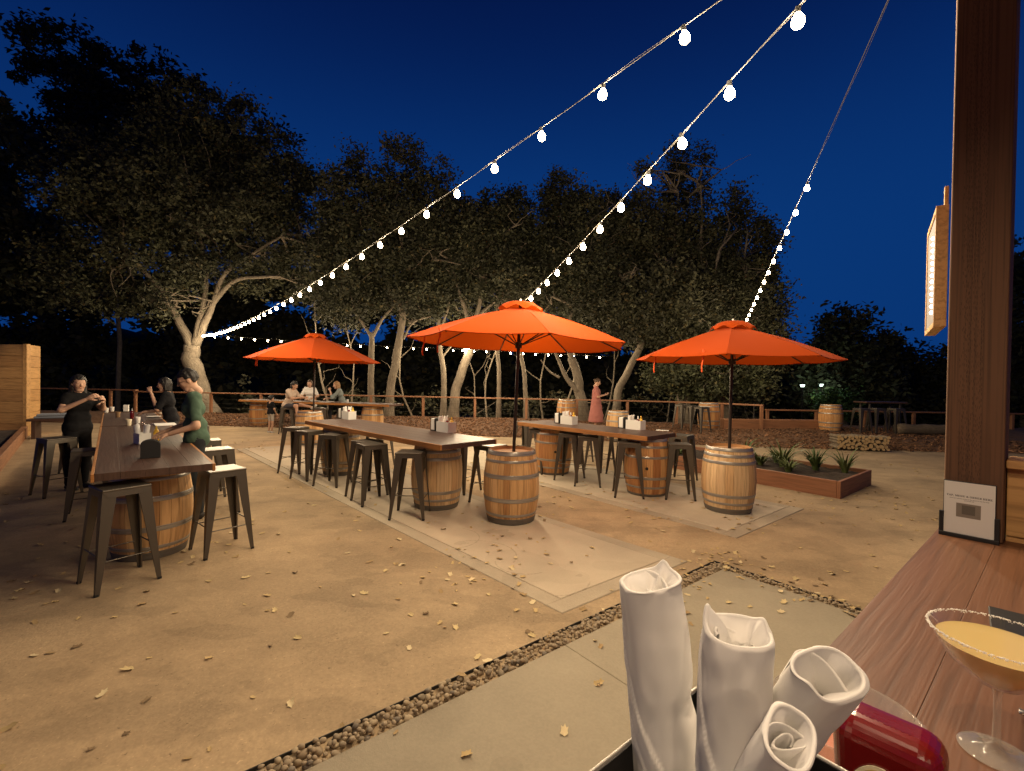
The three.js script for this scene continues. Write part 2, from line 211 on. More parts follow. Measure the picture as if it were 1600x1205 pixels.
function pad(L0, R0, dir, len, bw) {
  const d = V(dir[0], 0, dir[1]).normalize(), at = (p, k) => [p[0] + d.x * k, p[1] + d.z * k], ac = V(R0[0] - L0[0], 0, R0[1] - L0[1]), w = ac.length(); ac.normalize();
  const q = (a, k) => [L0[0] + ac.x * a + d.x * k, L0[1] + ac.z * a + d.z * k], o = new THREE.Group(); o.name = numbered('concrete_pad'); o.userData.kind = 'structure'; scene.add(o);
  padPolys.push([[q(0, 0), q(w, 0), q(w, len), q(0, len)], 0.014]);
  const cut = [bw + 0.006, len * 0.36, len * 0.68, len];
  for (let i = 0; i < 3; i++) slab('panel', [q(bw, cut[i] + (i ? 0.007 : 0)), q(w - bw, cut[i] + (i ? 0.007 : 0)), q(w - bw, cut[i + 1]), q(bw, cut[i + 1])], 0.012, padPolys.length === 1 ? M.padA : M.pad, o);
  slab('edge_strip', [q(0, -0.0), q(w, 0), q(w, bw - 0.006), q(0, bw - 0.006)], 0.008, M.padEdge, o);
  slab('edge_strip', [q(0, bw), q(bw - 0.012, bw), q(bw - 0.012, len), q(0, len)], 0.008, M.padEdge, o);
  slab('edge_strip', [q(w - bw + 0.012, bw), q(w, bw), q(w, len), q(w - bw + 0.012, len)], 0.008, M.padEdge, o);
}
pad([0.40, -3.42], [1.72, -4.45], [-0.678, -0.735], 10.2, 0.16);
pad([2.55, -5.16], [4.10, -6.42], [-0.64, -0.768], 7.6, 0.17);
const U = V(-0.62, 0, -0.785), W = V(0.785, 0, -0.62), O = V(1.977, 0, -4.237);           // the bar's own axes: out from the counter, and along it
const bar = (w, u, y = 0) => V(O.x + W.x * w + U.x * u, y, O.z + W.z * w + U.z * u), b2 = (w, u) => { const p = bar(w, u); return [p.x, p.z]; };
{
  const o = new THREE.Group(); o.name = 'patio'; o.userData.kind = 'structure'; scene.add(o);
  const cuts = [0, -2.04, -4.4, -6.8];
  for (let i = 0; i < 3; i++) for (const [u0, u1] of [[0, -2.4], [-2.41, -5.5]]) slab('paving_slab', [b2(cuts[i] - (i ? 0.012 : 0), u0), b2(cuts[i + 1], u0), b2(cuts[i + 1], u1), b2(cuts[i] - (i ? 0.012 : 0), u1)], 0.022, M.slab, o);
  slab('gravel_bed', [b2(0.13, 0.002), b2(-6.8, 0.002), b2(-6.8, 0.15), b2(0.13, 0.15)], -0.003, M.soil, o); slab('gravel_bed', [b2(0.002, 0), b2(0.002, -4), b2(0.13, -4), b2(0.13, 0)], -0.003, M.soil, o);
  const edge = part('steel_edging', boxAt(6.95, 0.03, 0.005, 0, 0, 0), M.steel, o); const mid = bar(-3.33, 0.155, 0.005); edge.position.copy(mid); edge.rotation.y = Math.atan2(-W.z, W.x);
  const edge2 = part('steel_edging', boxAt(4.1, 0.03, 0.005, 0, 0, 0), M.steel, o); edge2.position.copy(bar(0.135, -1.9, 0.005)); edge2.rotation.y = Math.atan2(-U.z, U.x);
  // river pebbles: the 300 that show largest are stones of their own, the others one part
  reseed(21); const shapes = []; for (let i = 0; i < 6; i++) { let g = mergeVertices(new THREE.IcosahedronGeometry(1, 1).deleteAttribute('uv').deleteAttribute('normal')); const p = g.attributes.position; for (let k = 0; k < p.count; k++) { const f = 1 + 0.22 * n3(p.getX(k) * 1.3 + i * 7, p.getY(k) * 1.3, p.getZ(k) * 1.3 + 5, 40); p.setXYZ(k, p.getX(k) * f, p.getY(k) * f * 0.62, p.getZ(k) * f * 0.8); } g.computeVertexNormals(); shapes.push(g); }
  const tones = [[0.32, 0.25, 0.165], [0.25, 0.20, 0.135], [0.38, 0.30, 0.19], [0.18, 0.15, 0.115], [0.29, 0.22, 0.14]].map((c) => mat(c, 0.75));
  const spots = []; let tries = 0;
  while (spots.length < 1150 && tries++ < 60000) {
    const side = rnd() < 0.8, w = side ? -Math.pow(rnd(), 0.9) * 5.6 + 0.11 : rr(0.02, 0.115), u = side ? rr(0.018, 0.135) : rr(-2.4, 0.0), r = rr(0.010, 0.026), p = bar(w, u), lay = spots.filter((s) => Math.hypot(s.p.x - p.x, s.p.z - p.z) < (s.r + r) * 0.78).length;
    if (lay > (r < 0.018 ? 1 : 0)) continue; p.y = 0.004 + r * 0.35 + lay * 0.022; spots.push({ p, r, k: r / p.distanceTo(camera.position) });
  }
  spots.sort((a, b) => b.k - a.k); const rest = [];
  spots.forEach((s, i) => { const e = new THREE.Euler(rr(-0.4, 0.4), rr(0, 6.3), rr(-0.4, 0.4)), g = shapes[i % 6]; if (i < 300) { const m = part('pebble', g, tones[Math.floor(rnd() * 5)], o); m.position.copy(s.p); m.rotation.copy(e); m.scale.setScalar(s.r * 1.15); } else rest.push(g.clone().applyMatrix4(new THREE.Matrix4().compose(s.p, new THREE.Quaternion().setFromEuler(e), V(s.r, s.r, s.r)))); });
  const far = part('pebbles', mg(rest), tones[0], o); far.userData.kind = 'stuff';
}
// fallen leaves
{
  reseed(31); const shapes = [];
  for (let v = 0; v < 5; v++) { // a dry lobed leaf, curled along its midrib
    const n = 16, pos = [], idx = [], curl = rr(0.2, 0.7), lift = rr(-0.1, 0.3);
    const put = (x, z) => pos.push(x, curl * z * z * 1.6 + lift * x * x * 0.6 + 0.12, z); put(0, 0);
    for (let i = 0; i < n; i++) { const a = (i / n) * 2 * PI, r = (0.55 + 0.45 * Math.abs(Math.cos(a))) * (i % 2 ? 0.74 : 1) * rr(0.78, 1.15); put(Math.cos(a) * r, Math.sin(a) * r * 0.85); }
    for (let i = 0; i < n; i++) idx.push(0, 1 + ((i + 1) % n), 1 + i);
    const g = new THREE.BufferGeometry(); g.setAttribute('position', new THREE.Float32BufferAttribute(pos, 3)); g.setIndex(idx); g.computeVertexNormals(); shapes.push(g);
  }
  const tones = [[0.60, 0.47, 0.24], [0.52, 0.38, 0.18], [0.66, 0.54, 0.32], [0.36, 0.25, 0.12], [0.22, 0.15, 0.08]].map((c) => mat(c, 0.85, { side: THREE.DoubleSide }));
  const floorAt = (x, z) => { const p = V(x - O.x, 0, z - O.z), w = p.dot(W), u = p.dot(U); if (w < 0 && u < 0) return 0.024; if (w < 0.14 && u < 0.16 && w > -7) return 0.03; for (const [q, y] of padPolys) { let c = true; for (let i = 0; i < 4; i++) { const a = q[i], b = q[(i + 1) % 4]; if ((b[0] - a[0]) * (z - a[1]) - (b[1] - a[1]) * (x - a[0]) > 0) c = false; } if (c) return y; } return 0.002; }, rest = [], all = [];
  const drifts = []; for (let i = 0; i < 26; i++) drifts.push([rr(-7, 7), rr(-11, -2)]);
  for (let i = 0; i < 1700; i++) { let x, z; if (i % 3) { x = rr(-9, 9); z = -1.6 - 11 * Math.pow(rnd(), 1.25); } else { const d = drifts[i % 26]; x = d[0] + gauss() * 0.5; z = d[1] + gauss() * 0.35; } if (z > -1.5) continue; all.push([x, z, rr(0.017, 0.042)]); }
  for (let i = 0; i < 120; i++) { const p = i < 70 ? bar(rr(-1.2, 0.5), rr(-0.1, 0.35)) : bar(rr(-0.1, 0.25), -rr(0, 2)); all.push([p.x, p.z, rr(0.016, 0.034)]); }
  all.sort((a, b) => b[2] / Math.hypot(b[0], b[1] * 1.0, 1.7) - a[2] / Math.hypot(a[0], a[1], 1.7));
  all.forEach(([x, z, s], i) => { const g = shapes[i % 5], e = new THREE.Euler(rr(-0.22, 0.22), rr(0, 6.3), rr(-0.22, 0.22)), y = floorAt(x, z) - s * 0.08; const vis = Math.abs(x / z) < 1.1 && -z * 0.83 > -0.2;
    if (i < 270 && vis) { const o = solo('fallen_leaf', g, tones[Math.floor(rnd() * 5)], 'small dry curled leaf fallen on the open ground', 'leaf', 'leaves fallen on the ground'); o.position.set(x, y, z); o.rotation.copy(e); o.scale.setScalar(s); }
    else rest.push(g.clone().applyMatrix4(new THREE.Matrix4().compose(V(x, y, z), new THREE.Quaternion().setFromEuler(e), V(s, s, s)))); });
  const far = part('leaf_litter', mg(rest), tones[1], scene); far.userData = { kind: 'stuff', label: 'scattered dry leaves further across the packed ground', category: 'leaf litter' };
}

// ---------------------------------------------------------------- fences, logs, planter, firewood
function fence(pts, h, label, hasBase) { // pts [x, z] of the posts
  const o = thing('rail_fence', label, 'fence', [pts[0][0], 0, pts[0][1]]);
  pts.forEach(([x, z], i) => {
    const y0 = mulchY(x, z) - 0.15, X = x - pts[0][0], Z = z - pts[0][1]; const pg = grain(boxAt(0.09, h - y0 - 0.055, 0.09, 0, 0, 0, 0.006), 1, i * 1.7); const po = part('post', pg, M.rail, o); po.position.set(X, (h + y0 - 0.055) / 2, Z); po.rotation.z = rr(-0.006, 0.006);
    if (i < pts.length - 1) { const [x2, z2] = pts[i + 1], L = Math.hypot(x2 - x, z2 - z), a = Math.atan2(-(z2 - z), x2 - x), e = i === 0 || i === pts.length - 2 ? 0.06 : 0;
      const rg = grain(boxAt(L - 0.006 + e, 0.048, 0.14, 0, 0, 0, 0.006), 0, i * 2.3), ra = part('rail', rg, M.rail, o); ra.position.set((X + x2 - pts[0][0]) / 2 + (i === 0 ? -0.03 : e / 2), h - 0.024, (Z + z2 - pts[0][1]) / 2); ra.rotation.y = a;
      if (hasBase) for (let k = 1; k < 4; k++) { const y = lerp(0.3, h - 0.1, k / 4); part('wire', rod(V(X, y, Z), V(x2 - pts[0][0], y, z2 - pts[0][1]), 0.0035, 4), M.wire, o); } }
  });
}
const fx = (px, d) => { const p = P(px, 600, d); return [p.x, p.z]; };
reseed(41);
fence([fx(60, 19.6), fx(132, 19.4), fx(173, 19.2), fx(212, 19.0)], 1.12, 'dark rail fence at far left behind the woman in black', true);
fence([fx(212, 18.6), fx(258, 18.4), fx(330, 18.3), fx(408, 18.2), fx(492, 18.1), fx(580, 17.95), fx(661.7, 17.8), fx(742.7, 17.6), fx(823, 17.4), fx(902, 17.2), fx(981, 17.0), fx(1058, 16.6), fx(1129, 15.9), fx(1191, 15.0)], 1.08, 'long brown wooden post and rail fence behind the mulch and pink dress', true);
fence([fx(1200, 16.4), fx(1276.6, 16.4), fx(1352.5, 16.4), fx(1429, 16.4), fx(1506, 16.4), fx(1583, 16.4), fx(1660, 16.4)], 0.86, 'lower rail fence at right behind the firewood stack', false);
{ // heavy timbers lying as benches
  const a = P(1128, 660, 15.4), b = P(1283, 663, 15.6); const L = Math.hypot(b.x - a.x, b.z - a.z);
  const o = solo('timber_bench', grain(rbox(L, 0.34, 0.3, 0.02), 0, 3), M.rail, 'long thick squared timber lying before the right fence corner', 'timber'); o.position.set((a.x + b.x) / 2, mulchY(a.x, a.z) + 0.15, (a.z + b.z) / 2); o.rotation.y = Math.atan2(-(b.z - a.z), b.x - a.x);
  const c = P(1400, 665, 14.6), d = P(1490, 667, 14.5), pts = []; for (let i = 0; i <= 8; i++) pts.push(V(lerp(c.x, d.x, i / 8), mulchY(c.x, c.z) + 0.17 + 0.01 * Math.sin(i * 2), lerp(c.z, d.z, i / 8)));
  solo('log_bench', tube(pts, pts.map((_, i) => 0.16 + 0.012 * Math.sin(i * 1.7)), 14), M.logBark, 'rough log lying by the lower fence beside the dark post', 'log');
}
{ // raised bed with lily plants
  const c0 = [5.05, -7.06], c1 = [6.29, -8.06], d = [-0.60, -0.80], L = 3.6, o = thing('raised_bed', 'low reddish timber raised bed full of dark soil', 'planter', [c0[0], 0, c0[1]]);
  const X = c1[0] - c0[0], Z = c1[1] - c0[1], D = [d[0] * L, d[1] * L], h = 0.27;
  const board = (x0, z0, x1, z1, n) => { const l = Math.hypot(x1 - x0, z1 - z0), m = part('board', grain(boxAt(l, h, 0.05, 0, 0, 0, 0.006), 0, n), M.redwood, o); m.position.set((x0 + x1) / 2, h / 2 - 0.005, (z0 + z1) / 2); m.rotation.y = Math.atan2(-(z1 - z0), x1 - x0); };
  { const xl = Math.hypot(X, Z), ex = X / xl * 0.025, ez = Z / xl * 0.025, s0 = 0.0265; board(-ex, -ez, X + ex, Z + ez, 1); board(d[0] * s0, d[1] * s0, D[0], D[1], 2); board(X + d[0] * s0, Z + d[1] * s0, X + D[0], Z + D[1], 3); board(D[0] + d[0] * s0 - ex, D[1] + d[1] * s0 - ez, X + D[0] + d[0] * s0 + ex, Z + D[1] + d[1] * s0 + ez, 4); }
  const pos = [], idx = [], uv = [], n = 24; for (let i = 0; i <= n; i++) for (let k = 0; k <= n; k++) { const a = i / n, b = k / n, x = X * a + D[0] * b, z = Z * a + D[1] * b; pos.push(x, 0.2 + 0.06 * n3(x * 4, z * 4, 2, 19) + 0.03 * n3(x * 12, z * 12, 2, 20), z); uv.push(x * 1.5, z * 1.5); }
  for (let i = 0; i < n; i++) for (let k = 0; k < n; k++) { const a = i * (n + 1) + k, b = a + n + 1; idx.push(a, b, a + 1, b, b + 1, a + 1); } const g = new THREE.BufferGeometry(); g.setAttribute('position', new THREE.Float32BufferAttribute(pos, 3)); g.setAttribute('uv', new THREE.Float32BufferAttribute(uv, 2)); g.setIndex(idx); g.computeVertexNormals(); part('soil', g, M.soil, o);
  reseed(51); const green = [mat([0.07, 0.11, 0.025], 0.6, { side: THREE.DoubleSide }), mat([0.10, 0.13, 0.035], 0.6, { side: THREE.DoubleSide })];
  const labels = ['lily plant with long arching leaves, leftmost in the raised bed', 'second lily plant in the raised bed, tallest clump', 'lily plant third from the left in the raised bed', 'lily plant at the near corner of the raised bed', 'low dark leafy clump at the left back of the bed', 'short leafy clump at the front middle of the raised bed', 'short leafy clump near the right board of the bed', 'broad low clump between the two tallest lilies'];
  [[0.45, 0.5, 0.66, 80], [0.55, 0.32, 0.66, 70], [0.7, 0.19, 0.56, 60], [0.82, 0.08, 0.56, 46], [0.3, 0.85, 0.26, 90], [0.3, 0.25, 0.34, 80], [0.85, 0.4, 0.36, 80], [0.5, 0.42, 0.32, 90]].forEach(([a, b, hh, cnt], j) => {
    const x = c0[0] + X * a + D[0] * b, z = c0[1] + Z * a + D[1] * b, list = [], t = thing('lily_plant', labels[j], 'plant', [x, 0.2, z], 0, 'plants in the raised bed');
    for (let i = 0; i < cnt; i++) { const az = rr(0, 6.3), l = hh * rr(0.45, 1.15), bend = rr(0.5, 1.25), w = rr(0.008, 0.018), pp = [], ii = []; const n = 6; for (let k = 0; k <= n; k++) { const s = k / n, out = 0.04 + l * 0.75 * bend * s * s + 0.12 * s * l, y = l * (s - 0.5 * bend * s * s * s); const ww = w * (1 - s * s); pp.push(Math.cos(az) * out - Math.sin(az) * ww, y, Math.sin(az) * out + Math.cos(az) * ww, Math.cos(az) * out + Math.sin(az) * ww, y, Math.sin(az) * out - Math.cos(az) * ww); if (k < n) ii.push(k * 2, k * 2 + 1, k * 2 + 2, k * 2 + 1, k * 2 + 3, k * 2 + 2); } const q = new THREE.BufferGeometry(); q.setAttribute('position', new THREE.Float32BufferAttribute(pp, 3)); q.setIndex(ii); q.computeVertexNormals(); list.push(q); }
    part('foliage', mg(list), green[j % 2], t);
  });
}
{ // firewood stack
  const a = G(1301, 702), b = G(1383, 705), L = Math.hypot(b.x - a.x, b.z - a.z), o = thing('firewood_stack', 'low stack of split round firewood logs showing pale ends', 'firewood', [(a.x + b.x) / 2, 0.02, (a.z + b.z) / 2], Math.atan2(-(b.z - a.z), b.x - a.x));
  reseed(61); const cyl = [0, 1, 2].map((k) => { const g = new THREE.CylinderGeometry(1, 1, 1, 9, 1); g.rotateX(PI / 2); const p = g.attributes.position; for (let i = 0; i < p.count; i++) { const t = Math.atan2(p.getY(i), p.getX(i)), f = 1 + 0.16 * Math.sin(t * 2 + k * 2) + 0.08 * Math.sin(t * 5 + k); p.setX(i, p.getX(i) * f); p.setY(i, p.getY(i) * f); } return g; });
  const put = []; let tries = 0; while (put.length < 170 && tries++ < 40000) { const r = rr(0.035, 0.062), x = rr(-L / 2 + r, L / 2 - r), y = rr(r, 0.36); if (put.some((s) => Math.hypot(s[0] - x, s[1] - y) < (s[2] + r) * 0.93)) continue; put.push([x, y, r]); }
  for (const [x, y, r] of put) { const k = Math.floor(rnd() * 3), m = new THREE.Mesh(cyl[k], [M.logBark, M.logEnd, M.logEnd]); m.name = 'log'; m.castShadow = m.receiveShadow = true; m.position.set(x, y, rr(-0.03, 0.03)); m.scale.set(r * 1.04, r * 1.04, 0.42); m.rotation.z = rr(0, 6); o.add(m); }
  part('core', boxAt(L - 0.24, 0.3, 0.3, 0, 0.17, 0), M.soil, o);
}

// ---------------------------------------------------------------- trees
function crownOf(blobs, count, size, tone, clumpR = 0.5, per = 90) { // leaf-sized faces in clumps through the crown's volume
  const pos = [], nor = [], idx = [], colr = [], vol = blobs.map((b) => b.r.x * b.r.y * b.r.z), tot = vol.reduce((a, b) => a + b, 0), n = Math.max(1, Math.round(count / per));
  for (let c = 0; c < n; c++) {
    let k = rnd() * tot, bi = 0; while (bi < blobs.length - 1 && (k -= vol[bi]) > 0) bi++; const b = blobs[bi]; let d = V(gauss(), gauss(), gauss()).normalize().multiplyScalar(Math.pow(rnd(), 0.42));
    const ctr = V(b.c.x + d.x * b.r.x, b.c.y + d.y * b.r.y, b.c.z + d.z * b.r.z), R = clumpR * rr(0.55, 1.35), tn = rr(0.65, 1.3);
    for (let j = 0; j < per; j++) {
      const p = V(ctr.x + gauss() * R * 0.55, ctr.y + gauss() * R * 0.42, ctr.z + gauss() * R * 0.55), a = V(gauss(), gauss() * 0.7, gauss()).normalize(), q = V(gauss(), gauss(), gauss()), s = size * rr(0.6, 1.35), w = a.clone().cross(q).normalize(), nn = w.clone().cross(a);
      const i = pos.length / 3, put = (x, y, z) => { pos.push(x, y, z); nor.push(nn.x, nn.y, nn.z); };
      put(p.x - a.x * s, p.y - a.y * s, p.z - a.z * s); put(p.x + w.x * s * 0.5 + nn.x * s * 0.15, p.y + w.y * s * 0.5 + nn.y * s * 0.15, p.z + w.z * s * 0.5 + nn.z * s * 0.15); put(p.x + a.x * s, p.y + a.y * s, p.z + a.z * s); put(p.x - w.x * s * 0.5 + nn.x * s * 0.15, p.y - w.y * s * 0.5 + nn.y * s * 0.15, p.z - w.z * s * 0.5 + nn.z * s * 0.15);
      idx.push(i, i + 1, i + 2, i, i + 2, i + 3); const f = tn * rr(0.6, 1.4), yl = rnd() < 0.05 ? 1.9 : 1; for (let m = 0; m < 4; m++) colr.push(tone[0] * f * yl, tone[1] * f * (yl > 1 ? 1.4 : 1), tone[2] * f);
    }
  }
  const g = new THREE.BufferGeometry(); g.setAttribute('position', new THREE.Float32BufferAttribute(pos, 3)); g.setAttribute('normal', new THREE.Float32BufferAttribute(nor, 3)); g.setAttribute('color', new THREE.Float32BufferAttribute(colr, 3)); g.setIndex(idx); return g;
}
function wander(a, b, n, amp) { const pts = [], o = rr(0, 99); for (let i = 0; i <= n; i++) { const t = i / n, k = amp * Math.sin(t * PI) + amp * 0.3 * t; pts.push(V(lerp(a.x, b.x, t) + k * n3(t * 2.5, o, 1, 3), lerp(a.y, b.y, t) + k * 0.5 * n3(t * 2.5, o, 5, 4), lerp(a.z, b.z, t) + k * n3(t * 2.5, o, 9, 5))); } return pts; }
const taper = (n, r0, r1) => Array.from({ length: n + 1 }, (_, i) => lerp(r0, r1, Math.pow(i / n, 0.8)));
const blob = (px, py, rx, ry, d, rz) => { const k = d / F; return { c: P(px, py, d), r: V(rx * k, ry * k, rz ?? rx * k * 0.8) }; };
function treeAt(name, label, base, forks, blobs, o) { // base: foot of the trunk; forks: limbs as lists of points
  const t = thing(name, label, 'tree', [base.x, 0, base.z], 0, o.group), loc = (p) => p.clone().sub(V(base.x, 0, base.z));
  const trunk = forks[0].map(loc), tn = trunk.length; const list = []; const smooth = (pts, r0, r1, seg) => { const c = new THREE.CatmullRomCurve3(pts), n = Math.max(8, pts.length * 4), q = c.getPoints(n).map((p, i) => p.add(V(n3(p.y * 1.5, i * 0.3, 2, 7) * r1 * 0.5, 0, n3(p.y * 1.5, i * 0.3, 8, 7) * r1 * 0.5))); return tube(q, q.map((_, i) => lerp(r0, r1, Math.pow(i / n, 0.7)) * (i < 3 && pts === trunk ? 1.35 - i * 0.12 : 1)), seg); };
  list.push(smooth(trunk, o.r, o.r * 0.66, 12)); const tk = part('trunk', list[0], M.bark, t); list.length = 0;
  const tips = []; for (const f of forks.slice(1)) { const pts = f.map(loc), r = f.r ?? o.r * 0.55; part('limb', smooth(pts, r, r * 0.3, 8), M.bark, tk); tips.push(pts[pts.length - 1], pts[Math.floor(pts.length / 2)]); }
  if (!tips.length) tips.push(trunk[tn - 1]); const tw = [];
  for (let i = 0; i < (o.twigs ?? 26); i++) { const b = blobs[i % blobs.length], cg = () => clamp(gauss(), -1.3, 1.3), e = loc(V(b.c.x + cg() * b.r.x * 0.5, b.c.y + cg() * b.r.y * 0.5, b.c.z + cg() * b.r.z * 0.4)); let s = tips[0]; for (const q of tips) if (q.distanceTo(e) < s.distanceTo(e)) s = q; const pts = wander(s, e, 7, 0.6); tw.push(tube(pts, taper(7, Math.min(0.06, o.r * 0.32), 0.008), 5)); for (let k = 0; k < 2; k++) { const q = pts[rr(2, 6) | 0], e2 = q.clone().add(V(cg() * 0.6, Math.abs(cg()) * 0.45, cg() * 0.6)); tw.push(tube(wander(q, e2, 4, 0.25), taper(4, 0.02, 0.005), 4)); } }
  const br = part('branches', mg(tw), M.bark, t); br.userData.kind = 'stuff';
  const lb = blobs.map((b) => ({ c: loc(b.c), r: b.r })); part('crown', crownOf(lb, o.leaves, o.size ?? 0.08, o.tone ?? [0.032, 0.034, 0.0145], o.clump ?? 0.5), M.leaf, t); return t;
}
const foot = (px, d) => { const p = P(px, 600, d), f = fenceZ(clamp(p.x, -39, 39)) - 1.5; return V(p.x, p.z < f ? -6 * (1 - Math.exp((p.z - f) / 6)) - 0.15 : mulchY(p.x, p.z) - 0.15, p.z); };
reseed(71);
{ // the big oak whose trunk carries the light strings
  const d = 20, f = V(P(318, 640, d).x, -0.1, -d), A = (px, py, dd = d) => P(px, py, dd);
  const limb = (r, ...p) => { p.r = r; return p; };
  treeAt('oak_tree', 'big spreading oak at left whose forked trunk holds the string lights', f, [[f, A(311, 600), A(301, 562), A(303, 540)],
    limb(0.24, A(303, 548), A(284, 510), A(268, 482), A(240, 440), A(200, 400, 19)), limb(0.2, A(304, 545), A(312, 505), A(318, 470), A(322, 420), A(310, 360)), limb(0.2, A(306, 540), A(322, 500), A(335, 470), A(365, 440), A(420, 432, 19)), limb(0.14, A(335, 470), A(350, 430), A(390, 400), A(440, 370, 19))],
    [blob(300, 350, 180, 110, d, 4), blob(170, 430, 95, 70, d, 2.6), blob(430, 350, 95, 120, d + 1, 3), blob(330, 240, 130, 90, d, 3), blob(200, 300, 120, 100, d + 1, 3), blob(240, 470, 80, 32, d - 1.5, 1.5), blob(480, 420, 60, 60, d + 1, 2)], { r: 0.46, leaves: 80000, size: 0.085, twigs: 60, tone: [0.032, 0.034, 0.014] });
}
{
  const d = 38, f = foot(180, d); treeAt('tall_tree', 'tallest dark tree at upper left, unlit above the oak', f, [[f, P(185, 500, d), P(160, 350, d)]], [blob(120, 150, 95, 100, d), blob(210, 160, 85, 80, d), blob(290, 210, 80, 85, d), blob(390, 235, 70, 75, d), blob(460, 300, 55, 60, d), blob(170, 260, 140, 100, d), blob(300, 300, 160, 100, d)], { r: 0.2, leaves: 52000, size: 0.22, clump: 0.85, twigs: 20, tone: [0.032, 0.034, 0.016] });
  const f2 = foot(-20, 24); treeAt('edge_tree', 'dark tree cut by the left picture edge', f2, [[f2, P(-20, 500, 24), P(-10, 330, 24)]], [blob(0, 250, 55, 90, 24), blob(-20, 370, 80, 110, 24), blob(60, 400, 80, 80, 25)], { r: 0.3, leaves: 13000, size: 0.19, clump: 0.6, twigs: 12, tone: [0.05, 0.055, 0.025] });
}
const grp = 'trees behind the long fence';
const slim = (label, px, d, r, trunkPts, limbs, blobs, leaves, tone) => { const f = foot(px, d); treeAt('slender_tree', label, f, [[f, ...trunkPts.map(([x, y, k]) => P(x, y, k ?? d))], ...limbs.map((l) => { const q = l.slice(1).map(([x, y, k]) => P(x, y, k ?? d)); q.r = l[0]; return q; })], blobs, { r, leaves: leaves * 1.75, group: grp, tone, size: 0.078, clump: 0.45, twigs: 24 }); };
slim('straight pale tree behind the right end of the far table', 580, 18.9, 0.15, [[580, 590], [582, 540], [581, 520]], [[0.08, [582, 530], [570, 510], [556, 490], [545, 450]], [0.08, [583, 525], [600, 495], [622, 470], [640, 420]], [0.06, [578, 570], [568, 562], [550, 545]]], [blob(560, 350, 70, 95, 19.5), blob(545, 430, 70, 80, 19), blob(560, 245, 16, 30, 20)], 20000);
slim('leaning tree between the left and centre umbrellas', 606, 18.7, 0.19, [[612, 600], [622, 550], [628, 500], [625, 470]], [[0.1, [627, 490], [640, 460], [660, 420], [665, 370]], [0.09, [625, 480], [612, 450], [600, 410], [605, 350]], [0.06, [630, 530], [645, 505], [690, 490]]], [blob(622, 265, 38, 60, 19.6), blob(690, 300, 24, 60, 19.6), blob(660, 350, 85, 70, 19.6), blob(630, 390, 80, 75, 19), blob(655, 455, 60, 50, 18.8)], 22000);
slim('thin tree just left of the bright forked trunk', 692, 18.9, 0.13, [[694, 590], [688, 540], [684, 500]], [[0.07, [686, 520], [700, 480], [705, 430], [715, 380]], [0.05, [690, 560], [712, 530], [730, 500]]], [blob(730, 400, 75, 75, 19.6), blob(700, 450, 60, 50, 19.2)], 12000);
slim('pale crooked trunk lit brightly under the centre umbrella', 706, 18.4, 0.22, [[712, 620], [722, 580], [735, 545], [738, 510]], [[0.12, [736, 530], [728, 490], [715, 450], [705, 410]], [0.12, [738, 515], [750, 470], [752, 430], [768, 380]], [0.08, [740, 505], [762, 480], [790, 462]]], [blob(765, 385, 70, 70, 19), blob(720, 400, 60, 70, 18.8), blob(800, 440, 70, 55, 18.6)], 17000);
slim('thin upright tree left of the centre umbrella pole', 779, 18.8, 0.095, [[780, 590], [778, 550], [776, 500], [780, 450]], [[0.05, [778, 545], [790, 520], [795, 480]]], [blob(790, 335, 42, 40, 20), blob(830, 410, 60, 70, 19.6)], 10000);
slim('thin upright tree right of the centre umbrella pole', 823, 18.8, 0.1, [[820, 590], [815, 550], [822, 500], [850, 440]], [[0.05, [822, 505], [855, 480], [870, 440]]], [blob(872, 330, 30, 65, 20), blob(905, 335, 30, 40, 20), blob(880, 430, 70, 70, 19.4)], 15000);
slim('low forked tree behind the woman in pink', 912, 18.2, 0.24, [[908, 615], [903, 590], [893, 560]], [[0.13, [904, 612], [885, 590], [872, 560], [858, 530]], [0.13, [895, 565], [885, 530], [895, 480], [910, 420]], [0.06, [874, 590], [858, 580], [845, 562]]], [blob(930, 385, 70, 75, 19.6), blob(905, 440, 75, 70, 18.8), blob(955, 320, 16, 40, 20)], 20000);
slim('leaning trunk right of the woman in pink', 961, 18.4, 0.18, [[968, 610], [985, 575], [1003, 535], [1010, 500]], [[0.1, [1000, 545], [990, 500], [975, 440]], [0.1, [1008, 510], [1030, 470], [1045, 410]]], [blob(1000, 390, 75, 85, 19.6), blob(1040, 480, 95, 65, 18.2), blob(985, 500, 70, 50, 18)], 26000, [0.037, 0.037, 0.016]);
slim('tall dark tree rising highest right of centre', 1065, 19.5, 0.2, [[1065, 560], [1070, 480], [1075, 380]], [[0.1, [1070, 450], [1055, 380], [1060, 300]], [0.1, [1072, 430], [1095, 370], [1095, 290]]], [blob(1056, 285, 30, 62, 21), blob(1100, 285, 16, 66, 21), blob(1080, 400, 80, 75, 20.5), blob(1005, 265, 16, 10, 20), blob(1120, 490, 60, 55, 18.5)], 24000);
slim('stout straight trunk behind the right umbrella pole', 1133, 18.2, 0.23, [[1131, 600], [1130, 560], [1135, 520], [1140, 480]], [[0.12, [1133, 540], [1150, 490], [1165, 430]], [0.1, [1136, 520], [1115, 470], [1120, 410]]], [blob(1152, 335, 17, 42, 20.5), blob(1190, 400, 26, 75, 20), blob(1150, 470, 70, 70, 19), blob(1190, 540, 35, 60, 18.5), blob(1110, 560, 60, 30, 17.6)], 25000, [0.037, 0.038, 0.016]);
